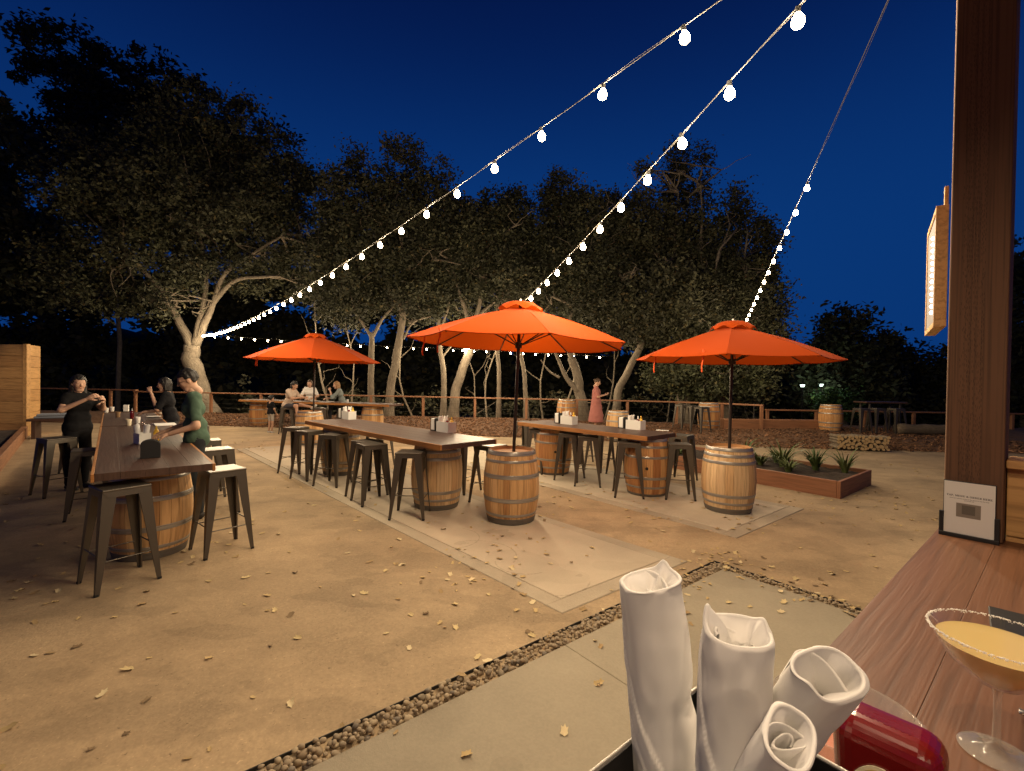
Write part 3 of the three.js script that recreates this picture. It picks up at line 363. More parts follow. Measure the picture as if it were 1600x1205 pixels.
slim('small bushy tree under the right umbrella', 1075, 17.6, 0.1, [[1075, 600], [1072, 575]], [[0.05, [1073, 600], [1060, 570], [1050, 545]], [0.05, [1074, 590], [1095, 565], [1105, 545]]], [blob(1060, 585, 45, 25, 17.4, 0.8), blob(1100, 600, 40, 25, 17.4, 0.8), blob(1165, 600, 35, 30, 17.6, 0.8)], 9000, [0.05, 0.056, 0.023]);
{
  const far = (label, px, d, bl, leaves) => { const f = foot(px, d); treeAt('distant_tree', label, f, [[f, P(px, 620, d), P(px, 570, d)]], bl, { r: 0.3, leaves: leaves * 1.6, size: 0.2, clump: 0.8, twigs: 14, tone: [0.05, 0.055, 0.025], group: 'dark trees at right' }); };
  far('dark round tree silhouetted against the sky right of the right umbrella', 1320, 34, [blob(1320, 545, 48, 62, 34), blob(1275, 570, 38, 40, 34), blob(1360, 560, 40, 48, 34), blob(1330, 610, 80, 40, 34)], 15000);
  far('dark tree beside the post at right', 1430, 36, [blob(1395, 575, 35, 42, 36), blob(1450, 580, 45, 42, 36), blob(1500, 590, 50, 50, 36), blob(1430, 620, 80, 40, 36)], 13000);
  far('dark tree seen through the opening at far right', 1600, 34, [blob(1590, 480, 60, 110, 34), blob(1650, 520, 60, 90, 34), blob(1590, 600, 80, 50, 34)], 11000);
}
{ // undergrowth of the dark wood that closes the view behind the trunks
  reseed(81); const b = []; for (let i = 0; i < 46; i++) { const x = lerp(-46, 52, i / 45), near = x > 13 ? 6 : 0; b.push({ c: V(x * 1.55, -1.2 + rr(-0.6, 0.8), -46 + rr(-3, 3)), r: V(3.6, 4 + rr(0, 1.5), 2) }); if (x < 16) { b.push({ c: V(x * 1.55 + 1, 3.8 + rr(-1, 1.6), -49 + rr(-2, 2)), r: V(3.6, 2.8, 2) }); b.push({ c: V(x * 1.55 + 1, 7.6 + rr(-1.2, 1.6) + (x < -8 ? 1.5 : 0), -50 + rr(-2, 2)), r: V(3.4, 2.8, 2) }); if (x < -10) b.push({ c: V(x * 1.55, 11.5 + rr(-1, 1), -50), r: V(3.4, 2.4, 2) }); } }
  const g = crownOf(b, 120000, 0.42, [0.04, 0.042, 0.02], 1.2, 60), o = part('undergrowth', g, M.leaf, scene); o.userData = { kind: 'stuff', label: 'dense dark undergrowth of the wood behind the fence', category: 'undergrowth' };
  const b2_ = []; for (let i = 0; i < 30; i++) { const x = lerp(-14, 11, i / 29); b2_.push({ c: V(x, 0.2 + rr(-0.5, 0.6), -22.4 + rr(-0.9, 1.2)), r: V(0.8, rr(0.6, 1.5), 0.6) }); }
  const g2 = crownOf(b2_, 3600, 0.10, [0.045, 0.045, 0.022], 0.4, 40), o2 = part('brush', g2, M.leaf, scene); o2.userData = { kind: 'stuff', label: 'sparse dry brush among the trunks beyond the fence', category: 'brush' };
  // thin bare saplings between the trunks
  reseed(83); const sl = [[660, 'left of the bright crooked trunk'], [742, 'right of the bright crooked trunk'], [760, 'left of the thin upright tree'], [850, 'right of the centre umbrella'], [870, 'behind the barrel by the fence'], [935, 'behind the woman in pink'], [1040, 'left of the right umbrella'], [540, 'behind the left umbrella'], [1170, 'right of the stout trunk'], [520, 'behind the man in grey']];
  for (const [px, w] of sl) { const d = rr(19.5, 21.5), f = foot(px, d), e = P(px + rr(-30, 30), rr(400, 470), d + 0.5), pts = wander(f, e, 9, 0.7), list = [tube(pts, taper(9, rr(0.04, 0.07), 0.012), 6)]; for (let k = 0; k < 7; k++) { const q = pts[2 + (k % 7)], e2 = q.clone().add(V(gauss() * 1.1, rr(0.3, 1.6), gauss() * 0.5)); list.push(tube(wander(q, e2, 5, 0.3), taper(5, 0.025, 0.005), 4)); } const o3 = solo('sapling', mg(list), M.bark, 'thin bare sapling ' + w, 'sapling', 'saplings in the wood'); }
}

// ---------------------------------------------------------------- barrels
const BH = 0.87, br = (t) => 0.285 + 0.06 * (1 - Math.pow(2 * t - 1, 2));
function staveGeo(w0) { // one stave: bulged board with bevelled joints
  const n = 10, pos = [], uv = [], idx = []; for (let i = 0; i <= n; i++) { const t = i / n, r = br(t), y = t * BH; [[-1, -0.014], [-0.965, 0], [0, 0.0012], [0.965, 0], [1, -0.014]].forEach(([s, dr]) => { const a = s * w0; pos.push(Math.sin(a) * (r + dr), y, Math.cos(a) * (r + dr)); uv.push(y, a * r); }); }
  for (let i = 0; i < n; i++) for (let k = 0; k < 4; k++) { const a = i * 5 + k, b = a + 5; idx.push(a, a + 1, b, a + 1, b + 1, b); }
  const g = new THREE.BufferGeometry(); g.setAttribute('position', new THREE.Float32BufferAttribute(pos, 3)); g.setAttribute('uv', new THREE.Float32BufferAttribute(uv, 2)); g.setIndex(idx); return toCreasedNormals(g, 0.7);
}
function makeBarrel(style, sd, oak = M.oak) {
  reseed(sd); const o = new THREE.Group(); o.name = 'wine_barrel'; const N = 22, ws = Array.from({ length: N }, () => rr(0.75, 1.25)), tot = ws.reduce((a, b) => a + b, 0); let a = 0; const geos = [0.8, 1, 1.2].map((k) => [k, k]);
  const cache = new Map();
  for (const w of ws) { const half = (w / tot) * PI, key = Math.round(half * 60) / 60; const g = staveGeo(half); for (let i = 0; i < g.attributes.uv.count; i++) g.attributes.uv.setXY(i, g.attributes.uv.getX(i) + a * 3.1, g.attributes.uv.getY(i) + a * 1.7); const m = part('stave', g, oak[Math.floor(rnd() * 5)], o); m.rotation.y = a + half; a += 2 * half; }
  part('inner_wall', lathe([0, 0.1, 0.25, 0.5, 0.75, 0.9, 1].map((t) => [br(t) - 0.015, t * BH]), 40), M.oakDark, o);
  const rim = lathe([[br(1) - 0.03, BH - 0.05], [br(1) - 0.026, BH - 0.002], [br(1) - 0.012, BH + 0.001]], 40); part('chime', rim, M.oak[3], o);
  for (let i = 0; i < 6; i++) { // head boards
    const R = br(1) - 0.032, x0 = -R + (2 * R * i) / 6 + 0.002, x1 = -R + (2 * R * (i + 1)) / 6 - 0.002, pts = []; for (let k = 0; k <= 8; k++) { const x = lerp(x0, x1, k / 8); pts.push([x, Math.sqrt(Math.max(0, R * R - x * x))]); } for (let k = 8; k >= 0; k--) { const x = lerp(x0, x1, k / 8); pts.push([x, -Math.sqrt(Math.max(0, R * R - x * x))]); }
    const s = new THREE.Shape(pts.map(([x, y]) => new THREE.Vector2(x, y))), g = new THREE.ExtrudeGeometry(s, { depth: 0.018, bevelEnabled: false }); g.rotateX(-PI / 2); part('head_board', grain(mv(g, 0, BH - 0.052, 0), 2, i), M.oak[i % 5], o);
  }
  const hoops = style === 0 ? [[0.945, 0.998], [0.85, 0.885], [0.635, 0.69], [0.315, 0.37], [0.115, 0.15], [0.002, 0.085]] : style === 1 ? [[0.95, 0.998], [0.86, 0.905], [0.755, 0.80], [0.25, 0.295], [0.14, 0.175], [0.002, 0.08]] : [[0.95, 0.998], [0.84, 0.88], [0.66, 0.70], [0.30, 0.345], [0.14, 0.175], [0.002, 0.045]];
  for (const [t0, t1] of hoops) { const q = []; for (let k = 0; k <= 3; k++) { const t = lerp(t0, t1, k / 3); q.push([br(t) + 0.0045, t * BH]); } part('hoop', lathe([[br(t0), t0 * BH], ...q, [br(t1), t1 * BH]], 40), t1 < 0.1 ? M.hoopOld : M.hoop, o); }
  if (style !== 0) { const b = new THREE.CylinderGeometry(0.022, 0.022, 0.02, 12); b.rotateX(PI / 2); part('bung', mv(b, 0, BH * 0.5, br(0.5)), M.black, o); }
  return o;
}
const protos = [makeBarrel(0, 101), makeBarrel(1, 102, M.oakPale), makeBarrel(2, 103, M.oakRed)];
function barrel(x, z, label, style = 0, turn = 0, y = 0.013) { const o = protos[style].clone(); o.name = numbered('wine_barrel'); o.position.set(x, y, z); o.rotation.y = turn; scene.add(o); return tag(o, label, 'barrel', 'oak wine barrels'); }
const facing = (x, z) => Math.atan2(-x, -z);
// ---------------------------------------------------------------- stools
const stool0 = (() => {
  const o = new THREE.Group(); o.name = 'bar_stool'; const h = 0.76, a = 0.15, f = 0.205, s = rbox(0.31, 0.022, 0.31, 0.011, 3); part('seat', mv(s, 0, h - 0.011, 0), M.gun, o);
  const ap = []; for (const k of [0, 1, 2, 3]) { const g = new THREE.BufferGeometry(), w = 0.152, y1 = h - 0.015, y0 = h - 0.062, sp = (h - y0) / h * (f - a), e = w + 0.0, b = w + sp; const pos = [-e, y1, e, e, y1, e, e - 0.035, y0, b, -e + 0.035, y0, b]; g.setAttribute('position', new THREE.Float32BufferAttribute(pos, 3)); g.setIndex([0, 3, 2, 0, 2, 1]); g.computeVertexNormals(); g.rotateY(k * PI / 2); ap.push(g); }
  part('apron', mg(ap), new THREE.MeshPhysicalMaterial().copy(M.gun), o).material.side = THREE.DoubleSide;
  const leg = () => { // folded sheet: two tapered flanges that meet on the outer edge
    const top = [a, h - 0.02, a], foot = [f, 0, f], w0 = 0.088, w1 = 0.027, t0 = 0.012, pos = [], ring = (c, w) => { const y = c[1]; return [[c[0], y, c[2]], [c[0] - w, y, c[2]], [c[0] - w, y, c[2] - t0], [c[0] - t0, y, c[2] - t0], [c[0] - t0, y, c[2] - w], [c[0], y, c[2] - w]]; };
    const A = ring(top, w0), B = ring([lerp(a, f, 0.5), h / 2, lerp(a, f, 0.5)], 0.06), C = ring(foot, w1), tri = (p, q, r) => pos.push(...p, ...q, ...r);
    for (const [X, Y] of [[A, B], [B, C]]) for (let i = 0; i < 6; i++) { const j = (i + 1) % 6; tri(X[i], X[j], Y[i]); tri(X[j], Y[j], Y[i]); } for (const [i, j, k] of [[0, 1, 2], [0, 2, 3], [0, 3, 4], [0, 4, 5]]) tri(C[i], C[j], C[k]);
    const g = new THREE.BufferGeometry(); g.setAttribute('position', new THREE.Float32BufferAttribute(pos.map((x) => x), 3)); g.setAttribute('uv', new THREE.Float32BufferAttribute(new Float32Array(pos.length / 3 * 2).map((_, i) => pos[(i >> 1) * 3 + (i % 2)] * 3), 2)); g.computeVertexNormals(); return g; };
  const lg = leg(), fg = boxAt(0.026, 0.02, 0.026, f - 0.011, 0.009, f - 0.011, 0.004); const gm = o.children[1].material;
  for (let k = 0; k < 4; k++) { const l = part('leg', lg, gm, o); l.rotation.y = k * PI / 2; part('foot_cap', fg, M.rubber, l); }
  for (let k = 0; k < 4; k++) { const y = k % 2 ? 0.235 : 0.275, r = lerp(f, a, y / h) - 0.008, g = rod(V(-r, y, r), V(r, y, r), 0.0055, 6); g.rotateY(k * PI / 2); part('stretcher', g, M.gun, o); }
  return o;
})();
function stool(x, z, turn, label, y = 0.013) { const o = stool0.clone(); o.name = numbered('bar_stool'); o.scale.setScalar(1.07); o.position.set(x, y, z); o.rotation.y = turn; scene.add(o); return tag(o, label, 'stool', 'metal bar stools'); }
// ---------------------------------------------------------------- barrel tables
function table(cx, cz, len, wid, yaw, label, y = 0.013) { // centre; length runs along local x
  const o = thing('barrel_table', label, 'table', [cx, y + BH, cz], yaw), n = 5, w = wid / n, th = 0.062;
  for (let i = 0; i < n; i++) { const g = grain(rbox(len, th, w - 0.0008, 0.0016), 0, i * 1.31 + len), zc = -wid / 2 + w * (i + 0.5); part('plank', mv(g, 0, th / 2, zc), M.top, o); }
  for (const s of [-1, 1]) part('edge_board', mv(grain(rbox(len, th + 0.006, 0.024, 0.004), 0, s), 0, th / 2 - 0.004, s * (wid / 2 + 0.0115)), M.topEdge, o);
  return o;
}
const yawOf = (dx, dz) => Math.atan2(-dz, dx);
const TAB = BH + 0.013 + 0.062;
reseed(111);
// near table at left
const d1 = [-0.657, -0.754], t1 = [-3.02, -3.93];   // near end, middle
table(t1[0] + d1[0] * 2.2, t1[1] + d1[1] * 2.2, 4.4, 0.80, yawOf(...d1), 'long dark barrel table at left with the man in green leaning on it', 0.0);
table(t1[0] + d1[0] * 6.1, t1[1] + d1[1] * 6.1, 3.2, 0.80, yawOf(...d1), 'second dark barrel table behind the left table, crowded with glasses', 0.0);
barrel(t1[0] + d1[0] * 0.78, t1[1] + d1[1] * 0.78, 'orange oak barrel under the near end of the left table', 0, 2.2, 0);
barrel(t1[0] + d1[0] * 3.6, t1[1] + d1[1] * 3.6, 'oak barrel under the far end of the left table', 0, 1.1, 0);
barrel(t1[0] + d1[0] * 6.9, t1[1] + d1[1] * 6.9, 'oak barrel under the second table behind the left table', 0, 0.4, 0);
// centre table
const bA = G(682, 791), bB = G(532, 740), d2 = [bB.x - bA.x, bB.z - bA.z], l2 = Math.hypot(...d2); d2[0] /= l2; d2[1] /= l2;
barrel(bA.x, bA.z, 'oak barrel under the near end of the centre table', 1, facing(bA.x, bA.z) + 2.5); barrel(bB.x, bB.z, 'oak barrel under the far end of the centre table', 1, facing(bB.x, bB.z) + 2);
table((bA.x + bB.x) / 2 + 0.06, (bA.z + bB.z) / 2 + 0.02, l2 + 1.2, 0.88, yawOf(...d2), 'long barrel table in the centre with an orange brown front edge');
// right table
const bC = G(1010, 771), bD = G(864, 739), d3 = [bD.x - bC.x, bD.z - bC.z], l3 = Math.hypot(...d3); d3[0] /= l3; d3[1] /= l3;
barrel(bC.x, bC.z, 'oak barrel with black bung under the near end of the right table', 2, facing(bC.x, bC.z)); barrel(bD.x, bD.z, 'oak barrel with black bung under the far end of the right table', 2, facing(bD.x, bD.z) + 0.1);
table((bC.x + bD.x) / 2 - 0.1, (bC.z + bD.z) / 2 - 0.1, l3 + 0.8, 0.80, yawOf(...d3), 'right hand barrel table with the lit white paper at its end');
// far table by the fence
const f4a = P(400, 640, 16.2), f4b = P(582, 640, 14.8), d4 = [f4b.x - f4a.x, f4b.z - f4a.z], l4 = Math.hypot(...d4); d4[0] /= l4; d4[1] /= l4;
barrel(f4a.x + 0.15, f4a.z, 'pale barrel behind the small child', 2, 1, 0); barrel(f4b.x, f4b.z, 'pale barrel under the right end of the far table', 0, 0.5, 0);
table((f4a.x + f4b.x) / 2 + 0.25, (f4a.z + f4b.z) / 2 + 0.08, l4 + 1.2, 0.8, yawOf(...d4), 'far barrel table by the fence where four people gather', 0);
// umbrella barrels and barrels standing by the fence
const uC = G(798, 812), uR = G(1137, 797), uL = P(484, 650, 11.9);
barrel(uC.x, uC.z, 'oak barrel in front holding the centre umbrella', 0, facing(uC.x, uC.z) + 1.3); barrel(uR.x, uR.z, 'oak barrel at right with many silver top hoops holding the right umbrella', 1, facing(uR.x, uR.z) + 2.7); barrel(uL.x, uL.z, 'barrel half hidden behind the centre table holding the left umbrella', 0, 0.3, 0);
for (const [px, d, st, l] of [[885, 16.2, 2, 'reddish barrel against the fence left of the woman in pink'], [966, 13.6, 0, 'barrel behind the right table with grey rim'], [1107, 15.2, 2, 'reddish barrel with stools on the mulch before the right fence'], [1298, 15.2, 2, 'lone pale barrel at right behind the firewood']]) { const p = P(px, 650, d); barrel(p.x, p.z, l, st, px, Math.max(0, mulchY(p.x, p.z) - 0.02)); }
// ---------------------------------------------------------------- stools where they stand
reseed(121);
const sq = (px, py, turn, label, y) => { const p = G(px, py); return stool(p.x, p.z, turn + rr(-0.08, 0.08), label, y); };
const y1 = yawOf(...d1), y2 = yawOf(...d2), y3 = yawOf(...d3);
sq(187, 908, y1 + 0.35, 'nearest bar stool, at the end of the left table', 0); sq(346, 858, y1 + 0.1, 'bar stool with a bright seat at the right side of the left table', 0); sq(338, 800, y1, 'second bar stool along the right side of the left table', 0); sq(322, 775, y1, 'third bar stool along the right side of the left table', 0); sq(308, 735, y1, 'bar stool behind the man in green', 0);
sq(88, 772, y1 + 0.5, 'dark bar stool standing clear at the left edge', 0); sq(140, 805, y1, 'dark bar stool tucked against the left side of the left table', 0); sq(118, 735, y1, 'dark bar stool below the woman in black', 0);
sq(462, 738, y2 + 0.7, 'leftmost bar stool of the row before the centre table'); sq(483, 748, y2 + 0.35, 'second bar stool of the row before the centre table'); sq(520, 758, y2 + 0.6, 'third bar stool of the row before the centre table'); sq(573, 776, y2 + 0.15, 'fourth bar stool of the row before the centre table'); sq(580, 785, y2 - 0.05, 'fifth bar stool of the row, set close against the fourth'); sq(641, 807, y2 + 0.75, 'bar stool in front of the near barrel of the centre table');
sq(592, 728, y2 + 0.2, 'bar stool seen beneath the middle of the centre table'); sq(722, 768, y2 + 0.2, 'bar stool half hidden behind the near barrel of the centre table'); sq(766, 786, y2 + 0.1, 'bar stool half hidden behind the centre umbrella barrel');
sq(820, 716, y3 + 0.1, 'bar stool at the far left end of the right table'); sq(845, 738, y3 + 0.1, 'bar stool right behind the centre umbrella barrel'); sq(890, 750, y3 + 0.4, 'bar stool left of the middle group at the right table'); sq(918, 758, y3 + 0.72, 'front bar stool of the middle group at the right table'); sq(937, 736, y3, 'bar stool behind the middle of the right table'); sq(905, 722, y3, 'bar stool on the far side of the right table'); sq(981, 775, y3 + 0.72, 'bar stool before the near barrel of the right table'); sq(972, 742, y3, 'bar stool behind the right table beside its near barrel'); sq(1059, 778, y3 + 0.7, 'bar stool left of the right umbrella barrel'); sq(1064, 752, y3 + 0.1, 'bar stool behind the one left of the right umbrella barrel');
for (const [px, d, l] of [[1066, 15.0, 'small far bar stool, leftmost by the reddish barrel'], [1080, 14.8, 'small far bar stool, middle one by the reddish barrel'], [1096, 14.5, 'small far bar stool right before the reddish barrel']]) { const p = P(px, 650, d); stool(p.x, p.z, 0.4, l, mulchY(p.x, p.z) - 0.01); }
{ const p = P(449, 650, 14.2); stool(p.x, p.z, 0.3, 'bar stool under the person in the cream shirt', 0); const q = P(501, 650, 14.0); stool(q.x, q.z, 0.2, 'bar stool used as a foot rest at the far table', 0); const r = P(536, 650, 15.9); stool(r.x, r.z, 0.2, 'bar stool under the man in grey', mulchY(r.x, r.z) * 0); const s = P(484, 650, 16.3); stool(s.x, s.z, 0.2, 'bar stool under the woman in the patterned top', 0); }
{ // dim bar table with stools at far right
  const a = P(1348, 640, 15.4), b = P(1402, 640, 15.4), y = mulchY(a.x, a.z), o = thing('bar_table', 'dim high table standing by the lower fence at right', 'table', [(a.x + b.x) / 2, y, a.z]); part('tabletop', grain(boxAt(1.35, 0.05, 0.6, 0, 0.95, 0, 0.008), 0), M.top, o); for (const sx of [-0.5, 0.5]) for (const sz of [-0.2, 0.2]) part('leg', boxAt(0.05, 0.93, 0.05, sx, 0.46, sz, 0.005), M.gun, o);
  for (const [px, l] of [[1346, 'leftmost dim stool at the high table at right'], [1370, 'middle dim stool at the high table at right'], [1400, 'rightmost dim stool at the high table at right']]) { const p = P(px, 650, 14.75); stool(p.x, p.z, 0.1, l, mulchY(p.x, p.z) - 0.01); }
}
// ---------------------------------------------------------------- umbrellas
function umbrella(x, z, R, rimH, topH, turn, tilt, label, foot) {
  const o = thing('market_umbrella', label, 'umbrella', [x, foot, z], turn, 'orange market umbrellas'), up = new THREE.Group(), r0 = 0.06, vent = 0.30; const y0 = topH - foot - 0.10, yr = rimH - foot;
  const hAt = (r) => { const t = (r - r0) / (R - r0); return lerp(y0, yr, t) + 0.03 * Math.sin(t * PI); };
  for (let k = 0; k < 8; k++) { // eight sewn panels that sag a little between the ribs
    const n = 10, m = 6, pos = [], idx = [], uv = [], a0 = (k / 8) * 2 * PI, a1 = ((k + 1) / 8) * 2 * PI;
    for (let i = 0; i <= n; i++) for (let j = 0; j <= m; j++) { const r = lerp(0.16, R, i / n), s = j / m, x = lerp(Math.cos(a0), Math.cos(a1), s) * r, zz = lerp(Math.sin(a0), Math.sin(a1), s) * r, rim = i === n ? 0.02 * Math.sin(s * PI) : 0; const sag = 0.075 * Math.sin(s * PI) * (i / n) * (1 - 0.35 * i / n); pos.push(x * (1 - rim), hAt(r) - sag * 0.6 + 0.004 * n3(x * 4, zz * 4, k, 13), zz * (1 - rim)); uv.push(x * 3, zz * 3); }
    for (let i = 0; i < n; i++) for (let j = 0; j < m; j++) { const a = i * (m + 1) + j, b = a + m + 1; idx.push(a, a + 1, b, a + 1, b + 1, b); }
    const g = new THREE.BufferGeometry(); g.setAttribute('position', new THREE.Float32BufferAttribute(pos, 3)); g.setAttribute('uv', new THREE.Float32BufferAttribute(uv, 2)); g.setIndex(idx); g.computeVertexNormals(); const pn = part('canopy_panel', g, M.canopy, o);
    const hm = []; for (let j = 0; j <= m; j++) { const s = j / m, x = lerp(Math.cos(a0), Math.cos(a1), s) * R, zz = lerp(Math.sin(a0), Math.sin(a1), s) * R, rim = 0.02 * Math.sin(s * PI); hm.push(V(x * (1 - rim), yr - 0.018 * Math.sin(s * PI) - 0.006, zz * (1 - rim))); } part('hem', tube(hm, 0.006, 5), M.canopy, pn);
    const ra = a0, c = Math.cos(ra), s = Math.sin(ra); part('rib', tube([V(c * 0.05, hAt(0.05) - 0.03, s * 0.05), V(c * R * 0.5, hAt(R * 0.5) - 0.022, s * R * 0.5), V(c * (R - 0.02), yr - 0.012, s * (R - 0.02))], 0.009, 6), M.pole, o);
    part('strut', rod(V(c * 0.05, yr - 0.02, s * 0.05), V(c * R * 0.47, hAt(R * 0.47) - 0.03, s * R * 0.47), 0.008, 6), M.pole, o);
  }
  { // raised vent cap with scalloped openings
    const n = 5, m = 48, pos = [], idx = [], uv = []; for (let i = 0; i <= n; i++) for (let j = 0; j <= m; j++) { const t = i / n, a = (j / m) * 2 * PI, oct = Math.cos(PI / 8) / Math.cos(mod(a, PI / 4) - PI / 8), r = lerp(0.16, vent, t) * oct, lift = 0.05 * Math.pow(t, 3) * Math.pow(Math.abs(Math.sin(a * 4)), 1.5); const top = y0 + 0.06; pos.push(Math.cos(a) * r, lerp(top, hAt(vent) + 0.012, Math.pow(t, 1.6)) + lift, Math.sin(a) * r); uv.push(Math.cos(a) * r * 3, Math.sin(a) * r * 3); }
    for (let i = 0; i < n; i++) for (let j = 0; j < m; j++) { const a = i * (m + 1) + j, b = a + m + 1; idx.push(a, a + 1, b, a + 1, b + 1, b); } const c = pos.length / 3; pos.push(0, y0 + 0.085, 0); uv.push(0, 0); for (let j = 0; j < m; j++) idx.push(c, j + 1, j);
    const g = new THREE.BufferGeometry(); g.setAttribute('position', new THREE.Float32BufferAttribute(pos, 3)); g.setAttribute('uv', new THREE.Float32BufferAttribute(uv, 2)); g.setIndex(idx); g.computeVertexNormals(); part('vent_cap', g, M.canopy, o);
  }
  part('pole', rod(V(0, BH - 0.3, 0), V(0, y0 + 0.06, 0), 0.021, 12), M.pole, o); part('hub', mv(new THREE.CylinderGeometry(0.05, 0.04, 0.07, 12), 0, yr - 0.03, 0), M.pole, o); part('finial', lathe([[0, 0.03], [0.012, 0.022], [0.014, 0.008], [0.008, 0]].map(([a, b]) => [a, b + y0 + 0.08]), 10), M.galv, o);
  for (const a of [2.6, 3.3]) { const p = []; for (let i = 0; i <= 6; i++) p.push(V(Math.cos(a) * R * 0.86 + 0.012 * Math.sin(i), yr + 0.06 - i * 0.045, Math.sin(a) * R * 0.86)); part('tie_strap', tube(p, 0.009, 5), M.strap, o); }
  o.rotation.z = tilt; return o;
}
umbrella(uC.x, uC.z, 1.365, 2.2, 2.74, 0.20, -0.03, 'largest orange umbrella in the centre above the front barrel', 0.013);
umbrella(uR.x, uR.z, 1.30, 2.07, 2.62, 0.30, -0.01, 'orange umbrella at right above the barrel with silver hoops', 0.013);
umbrella(uL.x + 0.08, uL.z, 1.63, 2.18, 2.9, 0.35, -0.015, 'smaller looking orange umbrella at left above the far table', 0);
// ---------------------------------------------------------------- wooden booth, bed and bench at far left
{
  const A = G(41, 681), d = [0.62, -0.785], top = 2.52, o = thing('wooden_booth', 'pale plank booth at the left picture edge', 'booth', [A.x, 0, A.z]), L = 4.2, D = 0.95, n = 8, h = top / n;
  const e = [-Math.cos(0.12), Math.sin(0.12)], s = [-0.52, -0.854];
  part('core', (() => { const g = prism([[0, 0], [e[0] * L, -e[1] * L], [e[0] * L + s[0] * D, -e[1] * L + s[1] * D], [s[0] * D, s[1] * D]].map(([x, z]) => [x * 0.985 - 0.03, z * 0.985 - 0.03]), 0, top - 0.02); return grain(g, 0); })(), M.pine2, o);
  for (let i = 0; i < n; i++) { const f = part('plank', grain(rbox(L, h - 0.008, 0.03, 0.004), 0, i * 1.9), i % 3 ? M.pine : M.pine2, o); f.position.set(e[0] * L / 2, h * (i + 0.5), -e[1] * L / 2 + 0.012); f.rotation.y = Math.atan2(e[1], e[0]); const q = part('plank', grain(rbox(D, h - 0.008, 0.03, 0.004), 0, i * 2.7), i % 3 ? M.pine : M.pine2, o); q.position.set(s[0] * D / 2 + 0.02, h * (i + 0.5), s[1] * D / 2); q.rotation.y = Math.atan2(-s[1], s[0]); }
  part('cap', mv(rbox(0.11, top + 0.02, 0.11, 0.01), 0, top / 2, 0), M.pine, o);
}
{ const a = G(-40, 778), b = G(38, 682), L = Math.hypot(b.x - a.x, b.z - a.z), o = thing('garden_edging', 'low timber edging of the dark bed at the left edge', 'edging', [(a.x + b.x) / 2, 0, (a.z + b.z) / 2], yawOf(b.x - a.x, b.z - a.z)); part('board', grain(boxAt(L, 0.28, 0.12, 0, 0.13, 0, 0.01), 0, 2), M.rail, o); part('soil', boxAt(L, 0.18, 2.4, 0, 0.1, -1.27), M.soil, o); }
{ const p = P(90, 660, 12.4), o = thing('bench', 'low dark bench with folded grey blankets behind the woman in black', 'bench', [p.x, 0, p.z], 0.5); part('seat', grain(boxAt(1.1, 0.07, 0.45, 0, 0.5, 0, 0.01), 0), M.top, o); for (const s of [-0.42, 0.42]) part('leg', boxAt(0.08, 0.47, 0.4, s, 0.235, 0, 0.008), M.top, o);
  const bl = mat([0.22, 0.25, 0.30], 0.95); for (let i = 0; i < 2; i++) { const b = solo('blanket', mv(rbox(0.85 - i * 0.1, 0.06, 0.38, 0.028, 3), 0, 0, 0), bl, i ? 'grey folded blanket, upper one on the bench' : 'grey folded blanket, lower one on the bench', 'blanket'); b.position.set(p.x, 0.567 + i * 0.061, p.z); b.rotation.y = 0.5 + i * 0.06; } }

// ---------------------------------------------------------------- people: distance fields meshed into one body each
const smin = (a, b, k) => { const h = Math.max(k - Math.abs(a - b), 0) / k; return Math.min(a, b) - h * h * k * 0.25; };
function caps(p, a, b, ra, rb) { const dx = b.x - a.x, dy = b.y - a.y, dz = b.z - a.z, l = dx * dx + dy * dy + dz * dz || 1e-9, t = clamp(((p.x - a.x) * dx + (p.y - a.y) * dy + (p.z - a.z) * dz) / l, 0, 1); return Math.hypot(p.x - a.x - dx * t, p.y - a.y - dy * t, p.z - a.z - dz * t) - lerp(ra, rb, t); }
const elli = (p, c, r) => { const x = (p.x - c.x) / r.x, y = (p.y - c.y) / r.y, z = (p.z - c.z) / r.z, k = Math.hypot(x, y, z); return (k - 1) * Math.min(r.x, r.y, r.z); };
function field(bones, k) { return (p) => { let d = 1e3; for (const b of bones) d = smin(d, b.e ? elli(p, b.c, b.r) : caps(p, b[0], b[1], b[2], b[3]), b.k ?? k); return d; }; }
